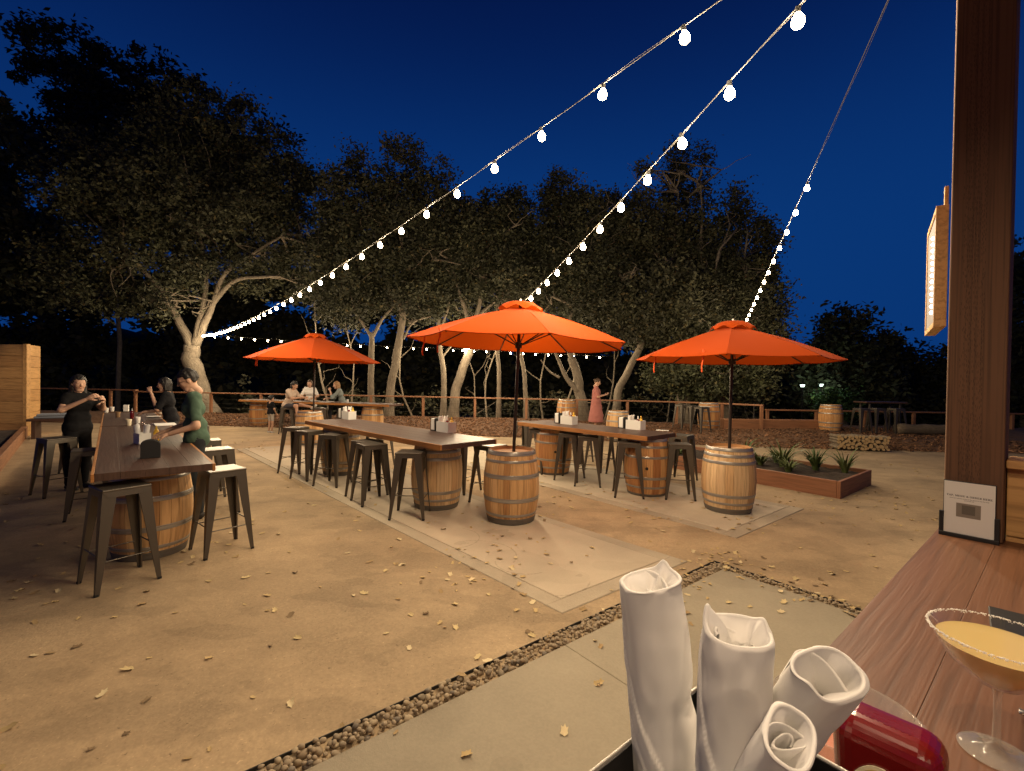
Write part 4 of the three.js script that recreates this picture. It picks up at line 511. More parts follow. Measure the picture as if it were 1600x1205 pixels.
function nets(f, lo, hi, cell) { // surface nets
  const nx = Math.ceil((hi.x - lo.x) / cell) + 1, ny = Math.ceil((hi.y - lo.y) / cell) + 1, nz = Math.ceil((hi.z - lo.z) / cell) + 1, v = new Float32Array(nx * ny * nz), p = V(), id = (i, j, k) => (k * ny + j) * nx + i;
  for (let k = 0; k < nz; k++) for (let j = 0; j < ny; j++) for (let i = 0; i < nx; i++) v[id(i, j, k)] = f(p.set(lo.x + i * cell, lo.y + j * cell, lo.z + k * cell));
  const pos = [], idx = [], at = new Int32Array(nx * ny * nz).fill(-1), E = [[0, 1], [0, 2], [0, 4], [1, 3], [1, 5], [2, 3], [2, 6], [3, 7], [4, 5], [4, 6], [5, 7], [6, 7]];
  for (let k = 0; k < nz - 1; k++) for (let j = 0; j < ny - 1; j++) for (let i = 0; i < nx - 1; i++) {
    const c = []; let m = 0; for (let q = 0; q < 8; q++) { c[q] = v[id(i + (q & 1), j + ((q >> 1) & 1), k + (q >> 2))]; if (c[q] < 0) m |= 1 << q; } if (m === 0 || m === 255) continue;
    let x = 0, y = 0, z = 0, n = 0; for (const [a, b] of E) if ((c[a] < 0) !== (c[b] < 0)) { const t = c[a] / (c[a] - c[b]); x += lerp(a & 1, b & 1, t); y += lerp((a >> 1) & 1, (b >> 1) & 1, t); z += lerp(a >> 2, b >> 2, t); n++; }
    at[id(i, j, k)] = pos.length / 3; pos.push(lo.x + (i + x / n) * cell, lo.y + (j + y / n) * cell, lo.z + (k + z / n) * cell);
  }
  const quad = (a, b, c, d, flip) => { if (a < 0 || b < 0 || c < 0 || d < 0) return; if (flip) idx.push(a, c, b, a, d, c); else idx.push(a, b, c, a, c, d); };
  for (let k = 1; k < nz - 1; k++) for (let j = 1; j < ny - 1; j++) for (let i = 1; i < nx - 1; i++) { const s = v[id(i, j, k)] < 0;
    if (s !== (v[id(i + 1, j, k)] < 0)) quad(at[id(i, j - 1, k - 1)], at[id(i, j, k - 1)], at[id(i, j, k)], at[id(i, j - 1, k)], !s);
    if (s !== (v[id(i, j + 1, k)] < 0)) quad(at[id(i - 1, j, k - 1)], at[id(i - 1, j, k)], at[id(i, j, k)], at[id(i, j, k - 1)], !s);
    if (s !== (v[id(i, j, k + 1)] < 0)) quad(at[id(i - 1, j - 1, k)], at[id(i, j - 1, k)], at[id(i, j, k)], at[id(i - 1, j, k)], !s); }
  const g = new THREE.BufferGeometry(); g.setAttribute('position', new THREE.Float32BufferAttribute(pos, 3)); g.setIndex(idx); g.computeVertexNormals(); return g;
}
function boxOf(bones, pad) { const lo = V(9, 9, 9), hi = V(-9, -9, -9); for (const b of bones) { const l = b.e ? [[b.c, Math.max(b.r.x, b.r.y, b.r.z)]] : [[b[0], b[2]], [b[1], b[3]]]; for (const [c, r] of l) { lo.min(V(c.x - r - pad, c.y - r - pad, c.z - r - pad)); hi.max(V(c.x + r + pad, c.y + r + pad, c.z + r + pad)); } } return [lo, hi]; }
const meshOf = (bones, cell, k, cut) => { const f = field(bones, k), [lo, hi] = boxOf(bones, 2.2 * cell + 0.01); return nets(cut ? (p) => Math.max(f(p), cut(p)) : f, lo, hi, cell); };
function handBones(w, dir, nrm, side, curl) { // five unequal bent fingers rooted in the palm
  const d = dir.clone().normalize(), n = nrm.clone().addScaledVector(d, -nrm.dot(d)).normalize(), s = d.clone().cross(n).multiplyScalar(side), B = [], at = (a, b, c) => w.clone().addScaledVector(d, a).addScaledVector(s, b).addScaledVector(n, c);
  B.push([at(0, 0, 0), at(0.045, 0.012, 0), 0.024, 0.022], [at(0.03, -0.018, 0), at(0.085, -0.026, 0), 0.018, 0.013], [at(0.03, 0.015, 0), at(0.088, 0.024, 0), 0.018, 0.013], [at(0.04, 0, 0), at(0.09, 0, 0), 0.018, 0.014]);
  [[0.029, 0.072], [0.01, 0.082], [-0.009, 0.076], [-0.027, 0.06]].forEach(([o, len], i) => { let p = at(0.085, o, 0), a = curl * 0.5; for (let j = 0; j < 3; j++) { const l = len * [0.45, 0.32, 0.26][j], q = p.clone().addScaledVector(d, Math.cos(a) * l).addScaledVector(n, Math.sin(a) * l); const b = [p, q, 0.0092 - j * 0.0008, 0.0085 - j * 0.0008]; b.k = 0.006; B.push(b); p = q; a += curl * (0.7 + 0.1 * i); } });
  let p = at(0.022, 0.022, 0.004); const q = at(0.055, 0.05, 0.018), r = at(0.083, 0.056, 0.03 + curl * 0.012); const t1 = [p, q, 0.013, 0.0105], t2 = [q, r, 0.0105, 0.0088]; t1.k = t2.k = 0.008; B.push(t1, t2); return B;
}
const HAIR = { black: mat([0.012, 0.010, 0.009], 0.6), brown: mat([0.07, 0.04, 0.022], 0.65), fair: mat([0.30, 0.17, 0.08], 0.7) }, eyeM = mat([0.02, 0.015, 0.012], 0.3), lipM = mat([0.35, 0.13, 0.10], 0.6);
const skinM = mat([0.52, 0.31, 0.21], 0.6), skinTan = mat([0.42, 0.25, 0.16], 0.6);
function person(spec) {
  const o = thing('person', spec.label, 'person', [spec.x, spec.y ?? 0, spec.z], spec.yaw), S = (spec.h ?? 1.7) / 1.7, cell = spec.cell ?? 0.017, L = spec.lean ?? 0, v = (a) => V(a[0] * S, a[1] * S, a[2] * S);
  const seat = spec.seat, py = seat ? seat + 0.1 : 0.93; // everything above the hips leans forward about them
  const upz = (a) => { const y = a[1] - 0.93, z = a[2]; return V(a[0] * S, (py + y * Math.cos(L) - z * Math.sin(L)) * (seat ? 1 : S), (z * Math.cos(L) + y * Math.sin(L)) * S); };
  const w = spec.female ? 0.92 : 1, J = { pelvis: upz([0, 0.93, 0]), waist: upz([0, 1.07, 0]), chest: upz([0, 1.26, 0]), neck: upz([0, 1.44, -0.01]), skull: upz([0, 1.50, 0.0]) };
  const head = upz([0, 1.585, 0.02 + (spec.nod ?? 0) * 0.06]), sh = [1, -1].map((s) => upz([s * 0.165 * w, 1.385, -0.005])), hip = [1, -1].map((s) => V(s * 0.085 * S, J.pelvis.y - 0.02, 0));
  const arms = spec.arms.map((a, i) => ({ s: sh[i], e: V(...a[0]), w: V(...a[1]), curl: a[2] ?? 0.5, n: V(...(a[3] ?? [0, -1, 0])) })), legs = (spec.legs ?? [[[0.1, 0.49, 0.02], [0.1, 0.075, -0.02]], [[-0.1, 0.49, 0.02], [-0.1, 0.075, -0.02]]]).map((a, i) => ({ h: hip[i], k: seat ? V(...a[0]) : v(a[0]), a: seat ? V(...a[1]) : v(a[1]) }));
  const side = (c, x, y, z) => c.clone().add(V(x, y, z)), torso = (g) => [[side(J.pelvis, -0.07 * S, 0, 0), side(J.pelvis, 0.07 * S, 0, 0), 0.108 * S + g, 0.108 * S + g], [side(J.waist, -0.05 * S, 0, 0.005), side(J.waist, 0.05 * S, 0, 0.005), 0.095 * S * (spec.belly ?? 1) + g, 0.095 * S * (spec.belly ?? 1) + g], [side(J.chest, -0.068 * S * w, 0, 0.01), side(J.chest, 0.068 * S * w, 0, 0.01), 0.102 * S + g, 0.102 * S + g], [sh[0].clone().lerp(sh[1], 0.12), sh[1].clone().lerp(sh[0], 0.12), 0.062 * S + g, 0.062 * S + g]];
  const skinB = [...torso(-0.012), [J.neck.clone().lerp(J.chest, 0.15), head.clone().add(V(0, -0.05 * S, -0.01)), 0.052 * S, 0.046 * S]];
  for (const a of arms) skinB.push([a.s, a.e, 0.046 * S, 0.038 * S], [a.e, a.w, 0.038 * S, 0.026 * S]); for (const l of legs) skinB.push([l.h, l.k, 0.075 * S, 0.052 * S], [l.k, l.a, 0.052 * S, 0.034 * S]);
  const geos = [meshOf(skinB, cell, 0.035)];
  for (let i = 0; i < 2; i++) { const a = arms[i], d = a.w.clone().sub(a.e).normalize(); geos.push(meshOf(handBones(a.w.clone().addScaledVector(d, 0.01), spec.handDir ? V(...spec.handDir) : d, a.n, i ? -1 : 1, a.curl), 0.0055, 0.014)); }
  // head with its own finer grid
  const hg = new THREE.Group(), HB = []; const e = (x, y, z, a, b, c, k) => { const q = { e: 1, c: V(x, y, z), r: V(a, b, c), k }; HB.push(q); }; const cp = (a, b, ra, rb, k) => { const q = [V(...a), V(...b), ra, rb]; q.k = k; HB.push(q); };
  e(0, 0.022, -0.012, 0.076, 0.098, 0.094, 0.03); e(0, -0.03, 0.022, 0.06, 0.085, 0.066, 0.03); cp([-0.02, -0.098, 0.05], [0.02, -0.098, 0.05], 0.02, 0.02, 0.03); cp([0, 0.008, 0.086], [0, -0.022, 0.103], 0.008, 0.013, 0.012); cp([-0.036, 0.024, 0.068], [0.036, 0.024, 0.068], 0.014, 0.014, 0.015); e(0.077, -0.008, -0.005, 0.011, 0.03, 0.019, 0.006); e(-0.077, -0.008, -0.005, 0.011, 0.03, 0.019, 0.006); cp([-0.034, -0.02, 0.06], [-0.034, -0.03, 0.055], 0.022, 0.022, 0.02); cp([0.034, -0.02, 0.06], [0.034, -0.03, 0.055], 0.022, 0.022, 0.02); cp([0, -0.09, -0.02], [0, -0.15, -0.04], 0.045, 0.05, 0.03);
  const hs = S * (spec.headScale ?? 1), M4 = new THREE.Matrix4().compose(head, new THREE.Quaternion().setFromEuler(new THREE.Euler(spec.pitch ?? 0, spec.turn ?? 0, 0, 'YXZ')), V(hs, hs, hs));
  geos.push(meshOf(HB, 0.0065, 0.02).applyMatrix4(M4)); const body = part('body', mg(geos.map((g) => { g.computeVertexNormals(); return g; })), spec.skin ?? skinM, o);
  const eg = new THREE.SphereGeometry(0.0095, 10, 8); for (const s of [-1, 1]) part('eye', mv(eg.clone(), s * 0.031, 0.002, 0.076).applyMatrix4(M4), eyeM, o); part('mouth', tube([V(-0.022, -0.056, 0.08), V(0, -0.058, 0.088), V(0.022, -0.056, 0.08)], 0.0055, 6).applyMatrix4(M4), lipM, o);
  // hair
  const hb = [{ e: 1, c: V(0, 0.036, -0.022), r: V(0.086, 0.1, 0.1), k: 0.02 }]; if (spec.hair === 'long') { hb.push([V(0.055, 0.0, -0.035), V(0.075, -0.22, -0.02), 0.045, 0.035], [V(-0.055, 0.0, -0.035), V(-0.075, -0.22, -0.02), 0.045, 0.035], [V(0, 0, -0.07), V(0, -0.26, -0.085), 0.065, 0.06]); } if (spec.hair === 'bun') hb.push([V(0, 0.05, -0.11), V(0, 0.04, -0.13), 0.035, 0.03]); if (spec.hair === 'bob') hb.push([V(0.06, 0, -0.03), V(0.065, -0.09, -0.02), 0.035, 0.03], [V(-0.06, 0, -0.03), V(-0.065, -0.09, -0.02), 0.035, 0.03], [V(0, 0, -0.07), V(0, -0.1, -0.06), 0.06, 0.05]);
  part('hair', ((g) => { const p = g.attributes.position, n = g.attributes.normal; for (let i = 0; i < p.count; i++) { const f = 0.007 * n3(p.getX(i) * 70, p.getY(i) * 22, p.getZ(i) * 70, 62) + 0.004 * n3(p.getX(i) * 25, p.getY(i) * 25, p.getZ(i) * 25, 63); p.setXYZ(i, p.getX(i) + n.getX(i) * f, p.getY(i) + n.getY(i) * f, p.getZ(i) + n.getZ(i) * f); } g.computeVertexNormals(); return g; })(meshOf(hb, 0.008, 0.03, (p) => Math.min(0.055 - Math.abs(p.x) * (spec.hair === 'short' ? 0.4 : 0.9), Math.min(p.z - (p.y > 0.055 ? 9 : 0.02 + 0.0), 9)) > 0 && p.z > 0.02 && p.y < 0.058 ? 0.01 : spec.hair === 'short' && p.y < -0.045 + (p.z > -0.03 ? 0.06 : 0) ? 0.01 : -1)).applyMatrix4(M4), spec.hairM ?? HAIR.black, o);
  // clothes
  const top = torso(0.012).slice(spec.dress ? 0 : 0); for (const a of arms) { const t = spec.sleeve ?? 0.55; if (t <= 1) top.push([a.s, a.s.clone().lerp(a.e, t), 0.06 * S, 0.056 * S]); else top.push([a.s, a.e, 0.06 * S, 0.05 * S], [a.e, a.e.clone().lerp(a.w, t - 1), 0.05 * S, 0.042 * S]); }
  if (spec.dress) top.push([J.pelvis, V(0, 0.45 * S, 0.01), 0.165 * S, 0.23 * S], [V(0, 0.45 * S, 0.01), V(0, 0.3 * S, 0.0), 0.23 * S, 0.25 * S], [J.waist, J.chest, 0.14 * S, 0.135 * S]); if (spec.apron) top.push([side(J.pelvis, -0.05, -0.02, 0), side(J.pelvis, 0.05, -0.02, 0), 0.125, 0.125]);
  const rumple = (g) => { const p = g.attributes.position, n = g.attributes.normal; for (let i = 0; i < p.count; i++) { const f = 0.006 * n3(p.getX(i) * 14 + p.getY(i) * 6, p.getY(i) * 18, p.getZ(i) * 14 + spec.x * 3, 60) + 0.004 * n3(p.getX(i) * 30, p.getY(i) * 34, p.getZ(i) * 30, 61); p.setXYZ(i, p.getX(i) + n.getX(i) * f, p.getY(i) + n.getY(i) * f, p.getZ(i) + n.getZ(i) * f); } g.computeVertexNormals(); return g; };
  part(spec.dress ? 'dress' : 'shirt', rumple(meshOf(top, cell, 0.04, (p) => (spec.dress ? 0.24 * S - p.y : p.y < J.pelvis.y - 0.12 ? 0.01 : -1))), spec.shirtM, o);
  if (!spec.dress) { const pb = [[side(J.pelvis, -0.07 * S, -0.015, 0), side(J.pelvis, 0.07 * S, -0.015, 0), 0.116 * S, 0.116 * S]]; for (const l of legs) { pb.push([l.h, spec.shorts ? l.h.clone().lerp(l.k, 0.75) : l.k, 0.086 * S, 0.068 * S]); if (!spec.shorts) pb.push([l.k, l.k.clone().lerp(l.a, 0.93), 0.066 * S, 0.052 * S]); } part(spec.shorts ? 'shorts' : 'trousers', meshOf(pb, cell, 0.03), spec.pantsM ?? mat([0.02, 0.022, 0.03], 0.9), o); }
  const shoe = []; for (const l of legs) { const f = l.foot ?? (seat ? (spec.footDir ? V(...spec.footDir) : V(0, -0.25, 1)) : V(0, -0.22, 1)).clone().normalize(); shoe.push([l.a.clone().add(V(0, -0.03, -0.02)), l.a.clone().add(V(0, -0.035, 0)).addScaledVector(f, 0.15 * S), 0.042 * S, 0.036 * S]); } part('shoes', meshOf(shoe, 0.012, 0.004, (p) => (seat ? -1 : 0.004 - p.y)), spec.shoeM ?? mat([0.03, 0.028, 0.026], 0.7), o);
  return o;
}
const cloth = (c) => mat(c, 0.95, { specularIntensity: 0.3 });
const dirYaw = (x, z) => Math.atan2(x, z);
{ // man in green standing at the right side of the left table
  const x = -3.84, z = -5.62, t = person({ label: 'man with glasses and a green shirt standing at the left table', x, z, yaw: dirYaw(-0.80, 0.60), h: 1.8, cell: 0.014, female: false, lean: 0.08, pitch: 0.42, nod: 0.35, belly: 1.08, sleeve: 0.72, hair: 'short', shirtM: cloth([0.075, 0.125, 0.09]), apron: true, pantsM: cloth([0.03, 0.035, 0.04]), arms: [[[0.25, 1.14, 0.02], [0.2, 1.055, 0.27], 0.5], [[-0.24, 1.15, 0.04], [-0.16, 1.06, 0.29], 0.5]] });
  const gl = []; const H = t; for (const s of [-1, 1]) { const g = new THREE.TorusGeometry(0.021, 0.0025, 6, 16); gl.push(mv(g, s * 0.031, 0.0, 0.097)); gl.push(rod(V(s * 0.052, 0.002, 0.095), V(s * 0.078, 0.004, 0.0), 0.0022, 5)); } gl.push(rod(V(-0.01, 0, 0.1), V(0.01, 0, 0.1), 0.0022, 5));
  const S = 1.8 / 1.7, y = 1.585 - 0.93, zz = 0.02 + 0.35 * 0.06, hp = V(0, (0.93 + y * Math.cos(0.08) - zz * Math.sin(0.08)) * S, (zz * Math.cos(0.08) + y * Math.sin(0.08)) * S); part('glasses', mg(gl).applyMatrix4(new THREE.Matrix4().compose(hp, new THREE.Quaternion().setFromEuler(new THREE.Euler(0.42, 0, 0)), V(S, S, S))), M.black, t);
}
person({ label: 'woman with long dark hair in black raising both hands at left', x: -6.55, z: -6.95, yaw: dirYaw(0.95, 0.22), h: 1.7, female: true, pitch: 0.1, turn: -0.3, sleeve: 0.5, hair: 'long', shirtM: cloth([0.008, 0.008, 0.009]), pantsM: cloth([0.012, 0.012, 0.014]), belly: 1.05, arms: [[[0.26, 1.20, 0.12], [0.11, 1.33, 0.34], 0.9, [-1, 0, 0]], [[-0.28, 1.20, 0.10], [-0.10, 1.36, 0.32], 0.9, [1, 0, 0]]] });
person({ label: 'dark haired woman in black with a hand at her mouth beyond the left table', x: -6.28, z: -8.5, yaw: dirYaw(-0.9, 0.42), h: 1.68, female: true, lean: 0.15, pitch: 0.15, sleeve: 0.9, hair: 'bob', shirtM: cloth([0.01, 0.01, 0.012]), arms: [[[0.24, 1.12, 0.16], [0.05, 1.42, 0.30], 1.2, [-1, 0, 0]], [[-0.22, 1.08, 0.14], [-0.05, 1.06, 0.36], 0.6]] });
{
  const p = P(449, 650, 14.2); person({ label: 'person in a cream shirt hunched on a stool with legs stretched out', x: p.x, z: p.z, yaw: dirYaw(0.97, 0.22), seat: 0.77, female: true, lean: 0.3, pitch: 0.45, nod: 0.5, sleeve: 0.7, hair: 'bob', shirtM: cloth([0.52, 0.42, 0.34]), pantsM: cloth([0.06, 0.06, 0.075]), shorts: true, shoeM: cloth([0.6, 0.58, 0.52]), footDir: [0, 0.5, 0.6], arms: [[[0.2, 1.08, 0.32], [0.1, 1.12, 0.54], 0.6], [[-0.2, 1.08, 0.32], [-0.08, 1.12, 0.54], 0.6]], legs: [[[0.1, 0.88, 0.42], [0.08, 0.82, 0.82]], [[-0.12, 0.86, 0.40], [-0.12, 0.48, 0.46]]] });
  const c = P(423, 650, 14.3); person({ label: 'small child in a black shirt standing before the pale barrel', x: c.x, z: c.z, yaw: dirYaw(0.4, -0.9), h: 1.12, headScale: 1.28, female: true, sleeve: 0.7, hair: 'short', shirtM: cloth([0.012, 0.012, 0.014]), pantsM: cloth([0.45, 0.42, 0.38]), shorts: true, shoeM: cloth([0.5, 0.5, 0.5]), arms: [[[0.15, 0.74, 0.0], [0.14, 0.6, 0.08], 0.5], [[-0.15, 0.74, 0.0], [-0.14, 0.6, 0.08], 0.5]] });
  const a = P(484, 650, 16.3); person({ label: 'woman in a white patterned top facing us across the far table', x: a.x, z: a.z, yaw: dirYaw(0.3, 1), seat: 0.77, female: true, lean: 0.15, pitch: 0.05, turn: -0.2, sleeve: 0.75, hair: 'bob', hairM: HAIR.brown, shirtM: M.patterned, arms: [[[0.27, 1.08, 0.14], [0.12, 1.02, 0.36], 0.5], [[-0.27, 1.08, 0.14], [-0.1, 1.02, 0.36], 0.5]], legs: [[[0.12, 0.84, 0.40], [0.12, 0.42, 0.42]], [[-0.12, 0.84, 0.40], [-0.12, 0.42, 0.42]]] });
  const b = P(536, 650, 15.8); person({ label: 'fair haired person in a grey shirt leaning in at the far table', x: b.x, z: b.z, yaw: dirYaw(-0.95, 0.3), seat: 0.77, lean: 0.3, pitch: 0.2, nod: 0.3, sleeve: 1.3, hair: 'bob', hairM: HAIR.fair, shirtM: cloth([0.22, 0.25, 0.24]), arms: [[[0.22, 1.06, 0.34], [0.06, 1.3, 0.42], 1.0, [-1, 0, 0]], [[-0.22, 1.04, 0.3], [-0.05, 1.03, 0.5], 0.6]], legs: [[[0.12, 0.84, 0.40], [0.12, 0.42, 0.42]], [[-0.12, 0.84, 0.40], [-0.12, 0.42, 0.42]]] });
  const w = P(931, 650, 15.1); person({ label: 'woman in a long pink patterned dress looking at a phone', x: w.x, z: w.z, y: Math.max(0.0, mulchY(w.x, w.z) - 0.02), yaw: dirYaw(0.97, 0.15), h: 1.64, female: true, pitch: 0.35, nod: 0.3, sleeve: 0.85, dress: true, hair: 'bun', hairM: HAIR.brown, shirtM: M.pinkDress, shoeM: cloth([0.5, 0.3, 0.22]), arms: [[[0.2, 1.06, 0.06], [0.1, 1.12, 0.27], 0.7, [0, 1, 0]], [[-0.2, 1.06, 0.06], [-0.07, 1.12, 0.27], 0.7, [0, 1, 0]]] });
  const ph = solo('phone', rbox(0.072, 0.009, 0.15, 0.004, 2), mat([0.04, 0.04, 0.045], 0.3), 'small phone held by the woman in pink', 'phone'), q = V(Math.sin(dirYaw(0.97, 0.15)), 0, Math.cos(dirYaw(0.97, 0.15))); ph.position.set(w.x + q.x * 0.4, Math.max(0, mulchY(w.x, w.z) - 0.02) + 1.165, w.z + q.z * 0.4); ph.rotation.order = 'YXZ'; ph.rotation.set(-0.5, dirYaw(0.97, 0.15), 0);
}

// ---------------------------------------------------------------- string lights
const bulbGeo = lathe([[0, -0.036], [0.014, -0.033], [0.025, -0.022], [0.028, -0.006], [0.024, 0.011], [0.015, 0.027], [0.011, 0.035], [0, 0.036]], 14), sockGeo = mv(new THREE.CylinderGeometry(0.012, 0.012, 0.034, 10), 0, 0.05, 0);
function stringLights(label, A, E, sag, n0, n1, step, lead, drop = 0.064) { // bulbs n0..n1 hang every step metres from a cable
  const L = Math.hypot(E.x - A.x, E.z - A.z), at = (t) => V(lerp(A.x, E.x, t), lerp(A.y, E.y, t) - 4 * sag * t * (1 - t) + drop, lerp(A.z, E.z, t)), o = thing('string_lights', label, 'string lights', [0, 0, 0], 0, 'bulb strings over the yard'), pts = [];
  for (let i = 0; i <= 90; i++) pts.push(at(lerp(-lead / L, 1, i / 90))); part('cable', tube(pts, 0.003, 5), M.wire, o);
  const lo = []; for (let i = 0; i <= 90; i++) { const p = at(lerp(-lead / L, 1, i / 90)); p.x += 0.02; p.y += 0.02 + 0.01 * Math.sin(i * 1.3); lo.push(p); } part('support_wire', tube(lo, 0.0014, 4), M.wire, o);
  for (let k = n0; k <= n1; k++) { const t = (k * step) / L; if (t > 0.995) break; const p = at(t), b = part('bulb', bulbGeo, M.bulb, o); b.position.set(p.x, p.y - drop, p.z); b.rotation.set(rr(-0.12, 0.12), 0, rr(-0.12, 0.12)); b.castShadow = false; part('socket', sockGeo, M.rubber, b);
    const l = new THREE.PointLight(col(BULB.color), BULB.cd, 0, 2); l.name = 'bulb_light'; l.castShadow = true; b.add(l); }
}
reseed(131);
const sA = P(1070, 58, 2.55), sAe = P(315, 525, 19.5), sB = P(1247, 32, 2.1), sBe = P(722, 548, 19.5), sC = P(1260.8, 294.1, 5.2), sCe = P(1148, 542, 19);
stringLights('string of bulbs running from upper right down to the oak trunk', sA, sAe, 0.4, 0, 38, 0.57, 1.2);
stringLights('middle string of bulbs passing behind the centre umbrella top', sB, sBe, 0.3, 0, 37, 0.47, 0.72);
stringLights('right string of bulbs dropping behind the right umbrella', sC, sCe, 0.0, 0, 20, 0.71, 3.75);
stringLights('far string of small bulbs low along the fence trees', sAe, sBe, 0.06, 1, 19, 0.56, 0);
stringLights('far string of small bulbs under the rim of the centre umbrella', sBe, P(958, 560, 18.6), 0.0, 1, 12, 0.52, 0);
// ---------------------------------------------------------------- the bar: counter, post, wall, lit sign, pendant lamps
const CH = 1.20, e0 = G(1434, 860, CH), e1 = G(1294, 1011, CH), cd = e0.clone().sub(e1).normalize(), cn = V(cd.z, 0, -cd.x);           // cd runs along the counter away from us, cn from its edge outwards
if (cn.z > 0) cn.negate();
const cAt = (w, u, y) => e1.clone().addScaledVector(cd, w).addScaledVector(cn, u).setY(y), cyaw = Math.atan2(-cd.z, cd.x);
const inC = (p) => { const q = p.clone().sub(e1); return [q.dot(cd), q.dot(cn)]; };
const [pw, pu] = inC(G(1473, 833, CH));
{
  const depth = 0.62, w0 = -1.5, w1 = pw + 0.14, n = 4, o = thing('bar_counter', 'reddish brown wooden bar counter at lower right', 'counter', cAt(0, 0, 0).toArray(), cyaw);
  for (let i = 0; i < n; i++) { const g = grain(rbox(w1 - w0, 0.045, depth / n - 0.0004, 0.001, 1), 0, i * 0.71); part('plank', mv(g, (w0 + w1) / 2, CH - 0.0225, depth / n * (i + 0.5)), M.counter, o); }
  part('front_board', grain(boxAt(w1 - w0 - 0.05, 1.1, 0.05, (w0 + w1) / 2, 0.575, 0.16), 0), M.redwood, o);
}
{
  const ps = 0.15, c = cAt(pw + ps / 2, pu - ps / 2, 0), o = thing('timber_post', 'tall dark stained timber post rising from the counter at right', 'post', c.toArray(), cyaw), h = 3.75, g = new THREE.BoxGeometry(ps, h - CH, ps), uv = g.attributes.uv;
  part('shaft', mv(rbox(ps, h - CH - 0.002, ps, 0.006, 2), 0, (h + CH) / 2, 0), M.post, o);
  const sh = o.children[0].geometry, p = sh.attributes.position, nn = sh.attributes.normal; for (let i = 0; i < p.count; i++) { const k = Math.abs(nn.getX(i)) > 0.7 ? p.getZ(i) : p.getX(i); sh.attributes.uv.setXY(i, k / ps + 0.5, p.getY(i) * 0.9); }
  // the low wall right of it
  const L = 1.6, w = thing('low_wall', 'low pine wall with a capped sill right of the post', 'wall', cAt(pw + 0.10, pu - ps, 0).toArray(), cyaw), wallTop = EYE - 0.245;
  for (let i = 0; i < 6; i++) { const hh = (wallTop - 0.03 - 0.02) / 6; part('board', mv(grain(rbox(0.06, hh - 0.003, L, 0.004), 2, i * 1.3), 0, 0.02 + hh * (i + 0.5), L / 2 + 0.002), i % 2 ? M.pine : M.pine2, w); }
  part('sill', mv(grain(rbox(0.15, 0.03, L, 0.005), 2, 5), -0.01, wallTop - 0.013, L / 2 + 0.002), M.pine2, w);
  const bm = thing('roof_beam', 'heavy timber beam above the counter, carried by the post', 'beam', cAt(pw, pu - ps / 2, h).toArray(), cyaw); part('timber', mv(grain(rbox(6.2, 0.24, 0.15, 0.008), 0, 4), -2.9, 0.12, 0), M.post, bm);
  { const rf = thing('bar_roof', 'plank ceiling of the bar roof over the counter', 'roof', cAt(0, pu - ps / 2 + 0.14, h + 0.24).toArray(), cyaw); for (let i = 0; i < 12; i++) part('board', mv(grain(rbox(8.2, 0.03, 0.318, 0.004), 0, i), -2.4, 0.017, 0.16 + i * 0.32), M.pine2, rf); part('fascia', mv(grain(rbox(8.2, 0.3, 0.04, 0.006), 0, 3), -2.4, 0.1, -0.022), M.post, rf); }
  // pendant lamps hang from the beam and from a joist further in
  const j2 = thing('roof_joist', 'timber joist over the bar seats behind the view', 'beam', cAt(-2.2, 0, h).toArray(), cyaw); part('timber', mv(grain(rbox(0.1, 0.2, 4, 0.008), 2, 6), 0, -0.102, 1.9), M.post, j2);
  const pend = (w, u, y, cdl, label) => { const p = cAt(w, u, y), t = thing('pendant_lamp', label, 'lamp', p.toArray(), 0, 'pendant lamps over the bar'); part('shade', lathe([[0.03, 0.17], [0.05, 0.16], [0.12, 0.09], [0.17, 0.0], [0.166, 0.0], [0.117, 0.086], [0.046, 0.152], [0.03, 0.16]], 28), M.blackMetal, t); part('cord', rod(V(0, 0.16, 0), V(0, h - y + 0.02, 0), 0.004, 5), M.black, t); const b = part('bulb', new THREE.SphereGeometry(0.045, 16, 12), M.pendant, t); b.position.y = 0.045; const l = new THREE.PointLight(col(PENDANT.color), cdl, 0, 2); l.shadow.radius = 2.2; l.castShadow = true; l.name = 'pendant_light'; b.add(l); };
  pend(-2.2, -0.9, 2.75, PENDANT.cd, 'black dome pendant lamp behind the viewer'); pend(-2.2, -2.6, 2.75, PENDANT.cd, 'black dome pendant lamp further inside the bar'); pend(-0.75, pu - ps / 2, 2.75, PENDANT.cd * 1.05, 'black dome pendant lamp on the beam over the counter');
}
